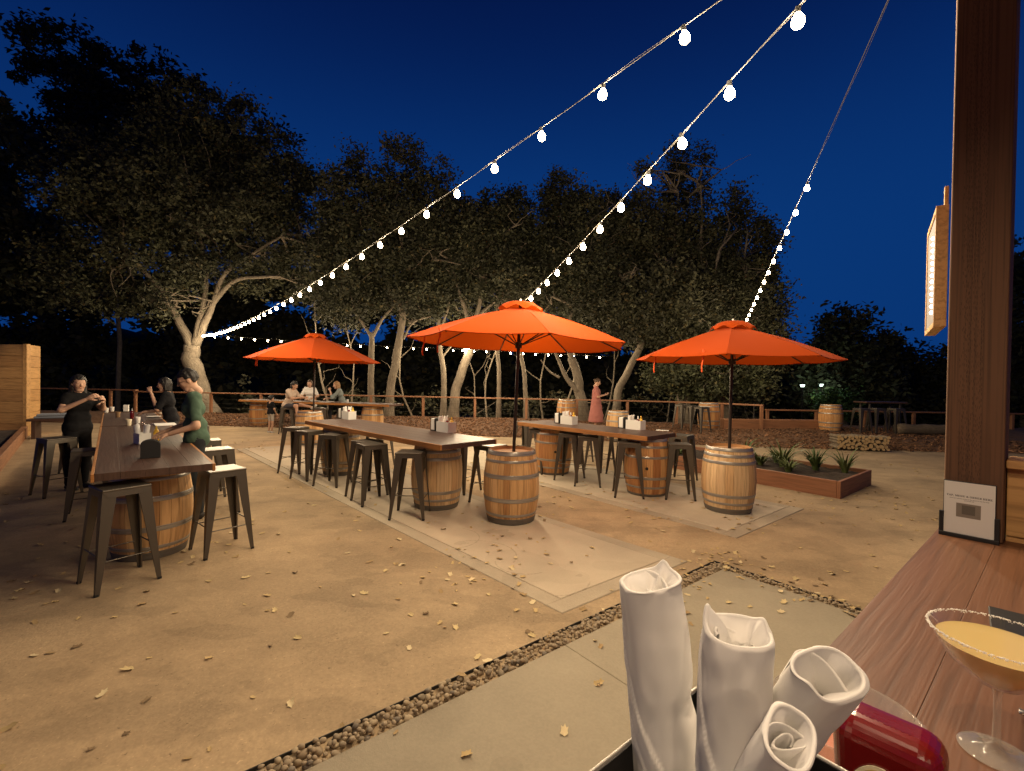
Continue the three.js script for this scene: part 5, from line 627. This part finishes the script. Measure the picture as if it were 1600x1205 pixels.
{ // lit wooden box sign on the left flank of the post, seen nearly edge on
  const a = P(1463, 322, 1.74), b = P(1463, 511, 1.74), f = P(1447, 440, 2.06), dir = V(f.x - a.x, 0, f.z - a.z), L = dir.length(), yaw = yawOf(dir.x, dir.z), hh = a.y - b.y, o = thing('box_sign', 'shallow wooden box sign with a row of white lights, mounted on the post', 'sign', [a.x, b.y, a.z], yaw), dp = 0.036;
  part('frame', mg([boxAt(0.008, hh, dp, 0.004, hh / 2, dp / 2, 0.001), boxAt(0.02, hh, dp, L - 0.01, hh / 2, dp / 2, 0.002), boxAt(L - 0.041, 0.02, dp, L / 2, 0.01, dp / 2, 0.002), boxAt(L - 0.041, 0.02, dp, L / 2, hh - 0.01, dp / 2, 0.002)]), M.pine, o);
  part('face', boxAt(L - 0.03, hh - 0.042, 0.006, L / 2 - 0.006, hh / 2, 0.007), mat([0.24, 0.23, 0.24], 0.8), o);
  part('bracket', boxAt(0.02, 0.09, 0.012, 0.03, hh + 0.03, dp - 0.006, 0.002), M.pine, o);
  const led = mat([1, 1, 1], 0.4, { emissive: new THREE.Color(0.85, 0.88, 1), emissiveIntensity: 9 }), lg = new THREE.SphereGeometry(0.007, 8, 6);
  for (let i = 0; i < 13; i++) { const m = part('led_light', lg, led, o); m.position.set(0.13, hh - 0.09 - i * (hh - 0.16) / 12, 0.003); }
  for (const k of [0.25, 0.75]) { const l = new THREE.PointLight(new THREE.Color(0.85, 0.88, 1), 0.0008, 0, 2); l.name = 'led_glow'; l.position.set(0.13, hh * k, -0.04); l.castShadow = true; o.add(l); }
}
{ // card in a black holder against the post
  const o = thing('menu_card', 'white menu card in a black holder leaning on the post', 'card', cAt(pw - 0.016, pu - 0.004, CH).toArray(), cyaw), w = 0.128, hh = 0.185; o.rotation.order = 'YXZ';
  const cv = document.createElement('canvas'); cv.width = 384; cv.height = 560; const x = cv.getContext('2d'); x.fillStyle = '#ecebe2'; x.fillRect(0, 0, 384, 560); x.fillStyle = '#2a2724'; x.textAlign = 'center'; x.font = 'bold 25px serif'; x.fillText('TAP, MENU & ORDER HERE', 192, 158); x.font = '12px sans-serif'; x.fillText('point your phone camera at the square to see the food', 192, 182); x.fillText('and drinks list', 192, 198); x.fillStyle = '#8d8577'; x.fillRect(96, 225, 186, 148); x.fillStyle = '#6b655a'; x.fillRect(140, 244, 100, 96);
  const t = new THREE.CanvasTexture(cv); t.colorSpace = THREE.SRGBColorSpace; const card = part('card', new THREE.PlaneGeometry(w, hh), mat([1, 1, 1], 0.6, { map: t }), o); card.rotation.y = -PI / 2; card.position.set(-0.0052, hh / 2 + 0.012, w / 2); part('backing', boxAt(0.006, hh + 0.004, w + 0.004, -0.001, hh / 2 + 0.012, w / 2, 0.001), M.black, o);
  part('holder', mg([boxAt(0.016, 0.014, w + 0.024, -0.004, 0.007, w / 2, 0.002), boxAt(0.012, 0.075, 0.013, -0.004, 0.05, -0.0055, 0.002), boxAt(0.012, 0.075, 0.013, -0.004, 0.05, w + 0.0055, 0.002)]), M.black, o);
}
// ---------------------------------------------------------------- lamps far off, and a lamp added to light the booth
{
  const lamp = (px, py, d, label) => { const p = P(px, py, d), o = thing('path_lamp', label, 'lamp', [p.x, 0, p.z], 0, 'path lamps far off'); part('pole', rod(V(0, -1, 0), V(0, p.y - 0.18, 0), 0.05, 8), M.steel, o); const b = part('lamp_head', mv(new THREE.CylinderGeometry(0.15, 0.09, 0.16, 12), 0, 0, 0), mat([1, 1, 1], 0.5, { emissive: new THREE.Color(0.75, 0.95, 0.8), emissiveIntensity: 3.2 }), o); b.position.y = p.y; const l = new THREE.PointLight(new THREE.Color(0.75, 0.95, 0.75), 2.6, 0, 2); l.name = 'path_light'; l.castShadow = true; b.add(l);
    reseed(px); const g = crownOf([{ c: V(0, 0, 0), r: V(1.0, 1.1, 0.5) }], 1100, 0.13, [0.06, 0.12, 0.03], 0.4, 30), s = solo('lit_bush', g, M.leaf, 'small green bush lit by ' + label, 'bush', 'bushes lit by far lamps'); s.position.set(p.x + 1.3, p.y - 1.3, p.z + 0.6); };
  lamp(1254, 603, 31, 'the larger white path lamp far behind the right fence'); lamp(1283, 602, 31.5, 'the smaller white path lamp far behind the right fence');
  const q = P(-120, 420, 10.6), b = G(41, 681), t = P(15, 600, 13), o = thing('added_flood_lamp', 'small added flood lamp on a pole out of view, lighting the plank booth', 'lamp', [q.x, 0, q.z]); part('pole', rod(V(0, 0, 0), V(0, q.y, 0), 0.04, 8), M.steel, o); const hd = part('lamp_head', rbox(0.2, 0.14, 0.1, 0.02, 2), M.pendant, o); hd.position.y = q.y + 0.08; const s = new THREE.SpotLight(col(PENDANT.color), 26, 0, 0.42, 0.6, 2); s.name = 'added_flood_light'; s.castShadow = true; hd.add(s); s.target.position.set(t.x - q.x, t.y - q.y, t.z - q.z); o.add(s.target);  // out-of-view lamp and pole, added to brighten the booth front
}

// ---------------------------------------------------------------- rolled napkins
function napkinGeo(len, rx, rz, o = {}) { // outer wall, soft lip, and the hollow of the roll, all one cloth
  const nt = o.lo ? 20 : 112, seed_ = o.seed ?? 1, prof = []; const ns = o.lo ? [6, 2, 3] : [150, 8, 20], pos = [], idx = [], uv = []; const lipR = 0.0021, dep = o.depth ?? 0.05;
  for (let i = 0; i <= ns[0]; i++) prof.push(['o', i / ns[0]]); for (let i = 1; i <= ns[1]; i++) prof.push(['l', i / ns[1]]); for (let i = 1; i <= ns[2]; i++) prof.push(['i', i / ns[2]]);
  for (const [k, s] of prof) for (let j = 0; j <= nt; j++) {
    const a = (j / nt) * 2 * PI, ca = Math.cos(a), sa = Math.sin(a), sq = Math.pow(Math.pow(Math.abs(ca), 2.7) + Math.pow(Math.abs(sa), 2.7), -1 / 2.7); let R = sq, top = len + (o.tip ?? 0) * Math.cos(a - (o.tipA ?? 0)); for (const [pa, ph, pw] of o.peaks ?? []) { const d = Math.atan2(Math.sin(a - pa), Math.cos(a - pa)); top += ph * Math.exp(-d * d / (pw * pw)); }
    const y0 = k === 'o' ? s * top : k === 'l' ? top + lipR * Math.sin(s * PI) : top - dep * s * (1 + 0.15 * Math.sin(a * 2 + 1)); let off = 0;
    if (k === 'o') { off += lipR * 0.9 - 0.0 + 0.0026 * n3(ca * 1.4 + 5, y0 * 16, sa * 1.4 + seed_ * 7, 50) + 0.0011 * n3(ca * 3 + 2, y0 * 45, sa * 3 + seed_ * 9, 51); for (const [ya, sl, am] of o.seams ?? []) { const aa = mod(a - (o.seamA ?? 0), 2 * PI), e = ya + sl * aa; off += am * (1 - clamp((y0 - e) / 0.0026 + 0.5, 0, 1)) * clamp((y0 - e + 0.05) / 0.05, 0, 1); } for (const [da, dy, dw, dh, am] of o.dents ?? []) { const d = Math.atan2(Math.sin(a - da), Math.cos(a - da)); off -= am * Math.exp(-d * d / (dw * dw) - Math.pow((y0 - dy) / dh, 2)); } }
    else if (k === 'l') off = lipR * Math.cos(s * PI) * 0.9; else off = -lipR * 0.9 - s * s * (Math.min(rx, rz) * 0.75) - 0.004 * Math.sin(s * PI) * (1 + Math.sin(a * 3 + seed_)) + 0.003 * s * Math.sin(a * 5 + seed_ * 2);
    const bend = (o.bend ?? 0) * Math.pow(y0 / len, 2), tw = (o.taper ?? 0) * (1 - y0 / len); pos.push(ca * (rx * (1 + tw) * R + off) + bend, y0, sa * (rz * (1 + tw) * R + off)); uv.push(a * rx * 8, y0 * 8);
  }
  for (let i = 0; i < prof.length - 1; i++) for (let j = 0; j < nt; j++) { const a = i * (nt + 1) + j, b = a + nt + 1; idx.push(a, b, a + 1, b, b + 1, a + 1); }
  const c = pos.length / 3, last = (prof.length - 1) * (nt + 1); pos.push(o.bend ?? 0, len - dep * 1.05, 0); uv.push(0, 0); for (let j = 0; j < nt; j++) idx.push(last + j, c, last + j + 1);
  const g = new THREE.BufferGeometry(); g.setAttribute('position', new THREE.Float32BufferAttribute(pos, 3)); g.setAttribute('uv', new THREE.Float32BufferAttribute(uv, 2)); g.setIndex(idx); g.computeVertexNormals();
  { const n = g.attributes.normal, w = prof.length; for (let i = 0; i < w; i++) { const a = i * (nt + 1), b = a + nt; const x = n.getX(a) + n.getX(b), y = n.getY(a) + n.getY(b), z = n.getZ(a) + n.getZ(b), l = Math.hypot(x, y, z) || 1; n.setXYZ(a, x / l, y / l, z / l); n.setXYZ(b, x / l, y / l, z / l); } }
  return g;
}
function foldGeo(r0, r1, turns, y0, y1, wob, sx, sz, thick = 0.0016) { // a loose inner layer of the roll: a spiral sheet of cloth with a rounded top edge
  const n = 70, pos = [], idx = [], uv = [], sec = [[-1, 0], [-1, 1], [-0.6, 1.6], [0.6, 1.6], [1, 1], [1, 0]];
  for (let i = 0; i <= n; i++) { const t = i / n, a = t * turns * 2 * PI, r = lerp(r0, r1, t) + wob * Math.sin(a * 2.3), top = lerp(y1, y1 - 0.008, t) + 0.003 * Math.sin(a * 1.7); sec.forEach(([d, h]) => { const rr_ = r + d * thick, y = h >= 1 ? top + (h - 1) * thick * 1.6 : y0; pos.push(Math.cos(a) * rr_ * sx, y, Math.sin(a) * rr_ * sz); uv.push(a * r * 8, y * 8); }); }
  for (let i = 0; i < n; i++) for (let k = 0; k < 5; k++) { const a = i * 6 + k, b = a + 6; idx.push(a, a + 1, b, a + 1, b + 1, b); } const g = new THREE.BufferGeometry(); g.setAttribute('position', new THREE.Float32BufferAttribute(pos, 3)); g.setAttribute('uv', new THREE.Float32BufferAttribute(uv, 2)); g.setIndex(idx); g.computeVertexNormals(); return g;
}
function napkin(label, base, top, rx, rz, spin, o, folds) {
  const ax = top.clone().sub(base), len = ax.length(), t = thing('rolled_napkin', label, 'napkin', base.toArray(), 0, 'rolled napkins in the caddy'); t.quaternion.setFromUnitVectors(V(0, 1, 0), ax.normalize()).multiply(new THREE.Quaternion().setFromAxisAngle(V(0, 1, 0), spin));
  part('roll', napkinGeo(len, rx, rz, o), M.napkin, t); for (const f of folds) { const m = part('inner_fold', foldGeo(f[0], f[1], f[2], len - (o.depth ?? 0.05), len + f[3], f[4], rx / 0.03, rz / 0.03), M.napkin, t); m.rotation.y = f[5] ?? 0; m.position.x = o.bend ?? 0; }
}
const camSpin = 0;
napkin('tallest rolled white napkin, leftmost in the black caddy', P(1062, 1275, 0.465).setY(1.225), P(1017, 908, 0.47), 0.0285, 0.0215, 0.15, { seed: 1, tip: 0.003, tipA: -0.6, peaks: [[-0.75, 0.008, 0.22]], seams: [[0.0, 0.075, 0.0026], [-0.02, 0.066, 0.002]], seamA: 0.3, dents: [[0.35, 0.185, 0.5, 0.014, 0.005], [1.0, 0.18, 0.3, 0.01, 0.003]], depth: 0.013, taper: 0.14 }, [[0.024, 0.016, 0.7, 0.0, 0.0015, 1.9]]);
napkin('rolled white napkin, second from left, with a pointed corner', P(1135, 1300, 0.415).setY(1.225), P(1153, 987, 0.415), 0.0265, 0.021, -0.1, { seed: 2, tip: 0.004, tipA: -1.4, peaks: [[-2.5, 0.013, 0.26], [-0.4, 0.006, 0.3]], seams: [[0.02, 0.07, 0.0024]], seamA: 0.2, depth: 0.018, taper: 0.1 }, [[0.022, 0.013, 0.6, -0.003, 0.0015, 3.4]]);
napkin('rolled white napkin leaning right with its wide open mouth up', P(1172, 1225, 0.475), P(1293, 1053, 0.385), 0.030, 0.020, 0.35, { seed: 3, peaks: [[2.9, 0.006, 0.4]], seams: [[0.07, 0.016, 0.0014]], seamA: 0.4, depth: 0.035, taper: 0.14 }, [[0.024, 0.018, 0.5, -0.002, 0.002, 2.2]]);
napkin('nearest rolled white napkin, cut by the bottom edge', P(1130, 1340, 0.41), P(1234, 1152, 0.325), 0.0225, 0.0145, 0.9, { seed: 4, depth: 0.03, taper: 0.3 }, [[0.0225, 0.006, 1.6, -0.002, 0.001, 2.4]]);
// ---------------------------------------------------------------- things on the counter
{
  const o = thing('metal_caddy', 'black sheet metal caddy holding the rolled napkins', 'caddy', cAt(-0.715, -0.12, CH).toArray(), cyaw), w = 0.30, d = 0.20, hh = 0.158, t = 0.003; // x along the counter, z towards us
  part('floor', boxAt(w, t, d, 0, t / 2 + 0.001, 0), M.blackMetal, o); for (const s of [-1, 1]) { part('wall', boxAt(w, hh, t, 0, hh / 2 + t, s * (d / 2 - t / 2)), M.blackMetal, o); part('wall', boxAt(t, hh, d - 2 * t, s * (w / 2 - t / 2), hh / 2 + t, 0), M.blackMetal, o); }
  part('rim', tube([V(-w / 2, hh + t, -d / 2), V(w / 2, hh + t, -d / 2), V(w / 2, hh + t, d / 2), V(-w / 2, hh + t, d / 2), V(-w / 2, hh + t, -d / 2)], 0.0026, 6), M.rim, o);
  part('divider', boxAt(t, hh - 0.008, d - 2 * t, 0.028, hh / 2, 0), M.blackMetal, o); part('divider_rim', rod(V(0.028, hh - 0.005, -d / 2 + t), V(0.028, hh - 0.005, d / 2 - t), 0.0022, 6), M.rim, o); part('divider', boxAt(t, hh - 0.012, d - 2 * t, 0.095, hh / 2 - 0.002, 0), M.blackMetal, o);
}
{ // red sauce bottle standing on its cap
  const o = thing('sauce_bottle', 'glossy dark red sauce bottle standing upside down beside the napkins', 'bottle', cAt(-0.497, -0.19, CH).toArray(), cyaw + 0.05), b = rbox(0.058, 0.15, 0.09, 0.02, 3), p = b.attributes.position; for (let i = 0; i < p.count; i++) { const k = p.getY(i) / 0.15 + 0.5, f = k < 0.3 ? lerp(0.62, 1, Math.sin((k / 0.3) * PI / 2)) : 1; p.setX(i, p.getX(i) * f); p.setZ(i, p.getZ(i) * f); } b.computeVertexNormals(); part('body', mv(mergeVertices(b), 0, 0.115, 0), M.red, o); part('cap', lathe([[0, 0.001], [0.022, 0.001], [0.023, 0.036], [0.019, 0.046], [0, 0.046]], 24), M.white, o);
  const oval = (a, bb, x) => { const s = new THREE.Shape(); s.absellipse(0, 0, a, bb, 0, 2 * PI); const g = new THREE.ExtrudeGeometry(s, { depth: 0.0012, bevelEnabled: false, curveSegments: 24 }); g.rotateY(-PI / 2); return mv(g, x, 0.105, 0); }; part('label', oval(0.03, 0.052, -0.0292), M.cream, o); part('label_line', (() => { const g = new THREE.TorusGeometry(0.001, 0.001, 4, 4); const pts = []; for (let i = 0; i <= 40; i++) { const a = (i / 40) * 2 * PI; pts.push(V(-0.0308, 0.105 + Math.sin(a) * 0.048, Math.cos(a) * 0.026)); } return tube(pts, 0.0009, 5); })(), M.gold, o);
  const font = await new FontLoader().loadAsync('fonts/droid/droid_sans_bold.typeface.json'); ['TOMATO', 'KETCHUP'].forEach((s, i) => { const g = new TextGeometry(s, { font, size: 0.007, depth: 0.0004, curveSegments: 2, bevelEnabled: false }); g.computeBoundingBox(); g.translate(-g.boundingBox.max.x / 2, 0, 0); g.rotateX(-PI / 2); g.rotateY(-PI / 2); part('raised_lettering', mv(g, -0.004 + i * -0.012 + 0.006, 0.1898, 0), M.red, o); });
}
{ // round glass dish behind the bottle
  const o = thing('glass_dish', 'clear round glass dish half hidden behind the napkins', 'dish', cAt(-0.30, -0.105, CH).toArray(), 0); part('bowl', lathe([[0, 0.003], [0.05, 0.003], [0.075, 0.02], [0.09, 0.058], [0.0935, 0.062], [0.0945, 0.058], [0.079, 0.016], [0.053, 0.0], [0, 0.0]].map(([a, b]) => [a, b + 0.001]), 56), M.glassFoot, o); part('sauce', lathe([[0, 0.02], [0.06, 0.0195], [0.0725, 0.021], [0.072, 0.019], [0.049, 0.0045], [0, 0.0045]], 40), mat([0.50, 0.16, 0.08], 0.35), o);
}
{ // cocktail glass with a salted rim
  const o = thing('cocktail_glass', 'stemmed cocktail glass with salted rim and yellow drink', 'glass', cAt(-0.125, -0.244, CH).toArray(), 0), H = 0.172; 
  part('stem', lathe([[0, 0.001], [0.041, 0.001], [0.0415, 0.0025], [0.032, 0.0042], [0.013, 0.0075], [0.0052, 0.016], [0.004, 0.05], [0.0046, 0.088], [0.0068, 0.0955]], 48), M.glassFoot, o);
  part('bowl', lathe([[0.007, 0.097], [0.024, 0.106], [0.054, 0.133], [0.0765, H], [0.0775, H + 0.0006], [0.0785, H], [0.0562, 0.1315], [0.025, 0.1035], [0.006, 0.096], [0, 0.0955]].reverse().map(([a, b]) => [a, b]), 72), M.glass, o);
  part('drink', lathe([[0, 0.0975], [0.006, 0.0982], [0.0232, 0.1072], [0.0532, 0.134], [0.068, 0.158], [0.0678, 0.1585], [0, 0.1585]], 56), M.drink, o);
  reseed(151); const gs = new THREE.OctahedronGeometry(0.0011, 0), list = []; for (let i = 0; i < 900; i++) { const a = rr(0, 2 * PI), t = rr(-1, 1), r = 0.0775 + t * 0.0017; list.push(gs.clone().scale(rr(0.5, 1.3), rr(0.5, 1.3), rr(0.5, 1.3)).translate(Math.cos(a) * r, H + 0.0012 - Math.abs(t) * 0.004 * rnd(), Math.sin(a) * r)); } const salt = part('salt_rim', mg(list), M.salt, o); salt.userData.kind = 'stuff';
}
{ const o = solo('bill_folder', rbox(0.24, 0.008, 0.15, 0.003, 2), M.black, 'black flat bill folder lying behind the cocktail glass', 'folder'); o.position.copy(cAt(0.385, -0.275, CH + 0.0045)); o.rotation.y = cyaw + 0.1; }
{ const a = cAt(0.01, -0.26, CH + 0.012), b = cAt(0.02, -0.40, CH + 0.006), o = thing('fork', 'steel fork handle lying at the right picture edge', 'fork', a.toArray(), Math.atan2(b.x - a.x, b.z - a.z)); const pts = [], rs = []; for (let i = 0; i <= 12; i++) { pts.push(V(0, -0.004 * Math.sin((i / 12) * PI) - 0.004 * i / 12, 0.15 * i / 12)); rs.push(0.0062 - 0.003 * (i / 12)); } const g = tube(pts, rs, 10); g.scale(1.25, 0.55, 1); part('handle', g, M.silver, o); const tn = []; for (let k = 0; k < 4; k++) tn.push(tube([V(-0.009 + k * 0.006, -0.006, 0.165), V(-0.009 + k * 0.006, -0.007, 0.2)], 0.0014, 5)); tn.push(boxAt(0.024, 0.003, 0.026, 0, -0.006, 0.158, 0.001)); part('tines', mg(tn), M.silver, o); }
// ---------------------------------------------------------------- condiment sets and tableware on the barrel tables
const napLo = napkinGeo(0.17, 0.024, 0.019, { lo: true, peaks: [[0.6, 0.015, 0.5]] }), bottleGeo = lathe([[0, 0], [0.028, 0], [0.03, 0.02], [0.03, 0.11], [0.022, 0.135], [0.012, 0.15], [0, 0.15]], 16), capGeo = lathe([[0.011, 0.15], [0.012, 0.155], [0.006, 0.19], [0, 0.192]], 12);
function bottle(name, x, y, z, m, cap, label, cat = 'bottle') { const t = thing(name, label, cat, [x, y, z]); part('body', bottleGeo, m, t); part('cap', capGeo, cap, t); return t; }
function condiments(px, py, h, yaw, where, k = 1.3) {
  const p = G(px, py, h), y = p.y + 0.001, loc = (a, b) => V(p.x + (Math.cos(yaw) * a + Math.sin(yaw) * b) * k, y, p.z + (-Math.sin(yaw) * a + Math.cos(yaw) * b) * k);
  const o = thing('condiment_caddy', `pale metal condiment caddy ${where}`, 'caddy', [p.x, y, p.z], yaw, 'condiment caddies'); o.scale.setScalar(k); const w = 0.22, d = 0.12, hh = 0.115; part('floor', boxAt(w, 0.003, d, 0, 0.0015, 0), M.galv, o); for (const s of [-1, 1]) { part('wall', boxAt(w, hh, 0.003, 0, hh / 2 + 0.003, s * (d / 2 - 0.0015)), M.galv, o); part('wall', boxAt(0.003, hh, d - 0.006, s * (w / 2 - 0.0015), hh / 2 + 0.003, 0), M.galv, o); } part('divider', boxAt(0.003, hh - 0.01, d - 0.006, 0.005, hh / 2, 0), M.galv, o);
  const q1 = loc(-0.06, 0.025), q2 = loc(-0.07, -0.028), q3 = loc(0.055, 0.028), q4 = loc(0.06, -0.03); [[q1, 0.05], [q2, -0.12]].forEach(([q, tl], i) => { const n = solo('rolled_napkin', napLo, M.napkin, `${i ? 'back' : 'front'} small white rolled napkin in the caddy ${where}`, 'napkin'); n.position.copy(q).y += 0.005; n.rotation.set(tl * 0.5, i, tl); n.scale.setScalar(k); });
  bottle('ketchup_bottle', q3.x, y + 0.004, q3.z, M.red, M.white, `red sauce bottle in the caddy ${where}`).scale.setScalar(k * 0.9); bottle('mustard_bottle', q4.x, y + 0.004, q4.z, M.yellow, M.yellow, `yellow mustard bottle in the caddy ${where}`).scale.setScalar(k * 0.9);
  const r = loc(-0.19, 0.0), t = thing('napkin_holder', `white fronted black paper holder beside the caddy ${where}`, 'holder', r.toArray(), yaw); t.scale.setScalar(k); part('shell', mg([boxAt(0.012, 0.15, 0.11, -0.04, 0.075, 0, 0.004), boxAt(0.012, 0.15, 0.11, 0.04, 0.075, 0, 0.004), boxAt(0.08, 0.008, 0.11, 0, 0.004, 0)]), M.black, t); part('papers', boxAt(0.066, 0.135, 0.105, 0, 0.077, 0.004, 0.006), M.paper, t);
}
condiments(697, 675, TAB, y2 + PI, 'at the near end of the centre table'); condiments(545, 655, TAB, y2 + PI, 'at the far end of the centre table'); condiments(889, 663, TAB, y3 + PI, 'at the far end of the right table'); condiments(993, 671, TAB, y3 + PI, 'at the near end of the right table');
{ const p = G(1035, 673, TAB), o = solo('paper_sheet', rbox(0.2, 0.006, 0.1, 0.002), M.paper, 'white paper lying at the near end of the right table', 'paper'); o.position.copy(p).y += 0.004; o.rotation.y = y3 + 0.5; }
const T1Y = BH + 0.062 + 0.001, glassGeo = lathe([[0, 0], [0.028, 0], [0.036, 0.13], [0.034, 0.13], [0.026, 0.006], [0, 0.006]], 20), cupGeo = lathe([[0, 0], [0.03, 0], [0.038, 0.1], [0.036, 0.1], [0.028, 0.004], [0, 0.004]], 20), plateGeo = lathe([[0, 0], [0.08, 0.0], [0.12, 0.016], [0.119, 0.019], [0.08, 0.005], [0, 0.005]], 32), bowlGeo = lathe([[0, 0], [0.04, 0], [0.075, 0.05], [0.072, 0.051], [0.038, 0.006], [0, 0.006]], 28);
const onT1 = (geo, name, px, py, m, label, cat, turn = 0) => { const p = G(px, py, T1Y), o = solo(name, geo, m, label, cat); o.position.copy(p); o.rotation.y = turn; return o; };
{ // black napkin holder with a round top at the near end of the left table
  const p = G(235, 715, T1Y), t = thing('napkin_holder', 'black arched napkin holder at the near end of the left table', 'holder', p.toArray(), facing(p.x, p.z) + 0.0), s = new THREE.Shape(); s.moveTo(-0.075, 0); s.lineTo(-0.075, 0.12); s.quadraticCurveTo(-0.07, 0.165, 0, 0.17); s.quadraticCurveTo(0.07, 0.165, 0.075, 0.12); s.lineTo(0.075, 0); s.closePath(); for (const z of [-0.055, 0.045]) part('side', mv(new THREE.ExtrudeGeometry(s, { depth: 0.006, bevelEnabled: true, bevelSize: 0.002, bevelThickness: 0.002, bevelSegments: 2 }), 0, 0.002, z), M.black, t); part('base', boxAt(0.15, 0.006, 0.1, 0, 0.004, 0), M.black, t); part('papers', boxAt(0.13, 0.12, 0.085, 0.0, 0.069, -0.002, 0.005), M.paper, t);
  const c = G(222, 693, T1Y), o = thing('white_caddy', 'white box caddy with napkins behind the black napkin holder', 'caddy', c.toArray(), y1 + 0.3); for (const q of [-1, 1]) { part('wall', boxAt(0.16, 0.12, 0.004, 0, 0.063, q * 0.055), M.paper, o); part('wall', boxAt(0.004, 0.12, 0.106, q * 0.078, 0.063, 0), M.paper, o); } part('floor', boxAt(0.16, 0.003, 0.11, 0, 0.0015, 0), M.paper, o);
  for (const [dx, tl, l] of [[-0.04, 0.25, 'left'], [0.035, -0.2, 'right']]) { const n = solo('rolled_napkin', napLo, M.napkin, `${l} small rolled napkin standing in the white caddy on the left table`, 'napkin'); n.position.set(c.x + dx, c.y + 0.02, c.z); n.rotation.z = tl * 0.6; n.scale.setScalar(1.15); }
  const k = G(244, 690, T1Y); bottle('mustard_bottle', k.x, k.y, k.z, M.yellow, M.yellow, 'yellow mustard bottle behind the black napkin holder');
  const kb = G(206, 655, T1Y); bottle('ketchup_bottle', kb.x, kb.y, kb.z, M.red, M.white, 'dark red bottle in the middle of the second left table');
}
onT1(glassGeo, 'water_glass', 224, 659, M.glass, 'tall clear water glass at the middle of the left table', 'glass'); onT1(cupGeo, 'white_cup', 215, 661, M.white, 'white cup left of the tall water glass', 'cup'); onT1(cupGeo, 'cream_cup', 201, 665, M.cream, 'cream cup nearest the dark middle of the left table', 'cup'); onT1(cupGeo, 'paper_cup', 184, 652, mat([0.36, 0.22, 0.11], 0.8), 'brown paper cup before the woman in black', 'cup'); onT1(cupGeo, 'white_cup', 166, 645, M.white, 'small white cup, leftmost on the second left table', 'cup'); onT1(cupGeo, 'white_cup', 175, 643, M.white, 'small white cup right of the leftmost one', 'cup'); onT1(boxAt(0.09, 0.14, 0.05, 0, 0.071, 0, 0.004), 'card_box', 197, 643, M.paper, 'upright white card box on the second left table', 'box', 0.4);
onT1(plateGeo, 'dinner_plate', 241, 652, M.white, 'white plate on the second left table near the seated woman', 'plate'); onT1(bowlGeo, 'white_bowl', 250, 647, M.white, 'white bowl beside the plate of the seated woman', 'bowl'); onT1(bowlGeo, 'glass_bowl', 230, 667, M.glass, 'clear glass bowl right of the tall water glass', 'bowl'); onT1(rbox(0.42, 0.014, 0.28, 0.006, 2).translate(0, 0.008, 0), 'serving_tray', 258, 664, M.white, 'white tray under the hands of the man in green', 'tray', y1); onT1(cupGeo, 'white_cup', 254, 640, M.white, 'white cup behind the tray of the man in green', 'cup');
{ const yy = BH + 0.063, a = V(f4a.x, yy, f4a.z).lerp(V(f4b.x, yy, f4b.z), 0.62); for (const [dx, g, m, n, l, c] of [[-0.45, plateGeo, M.white, 'dinner_plate', 'white plate on the far table left of the umbrella pole', 'plate'], [0.15, plateGeo, M.white, 'dinner_plate', 'white plate on the far table right of the umbrella pole', 'plate'], [0.6, glassGeo, M.glass, 'water_glass', 'clear glass on the far table before the person in grey', 'glass'], [0.8, cupGeo, M.white, 'white_cup', 'white cup on the far table by the person in grey', 'cup']]) { const o = solo(n, g, m, l, c); o.position.set(a.x + dx, yy, a.z - dx * d4[1] * -0.9); } }

renderer.render(scene, camera);
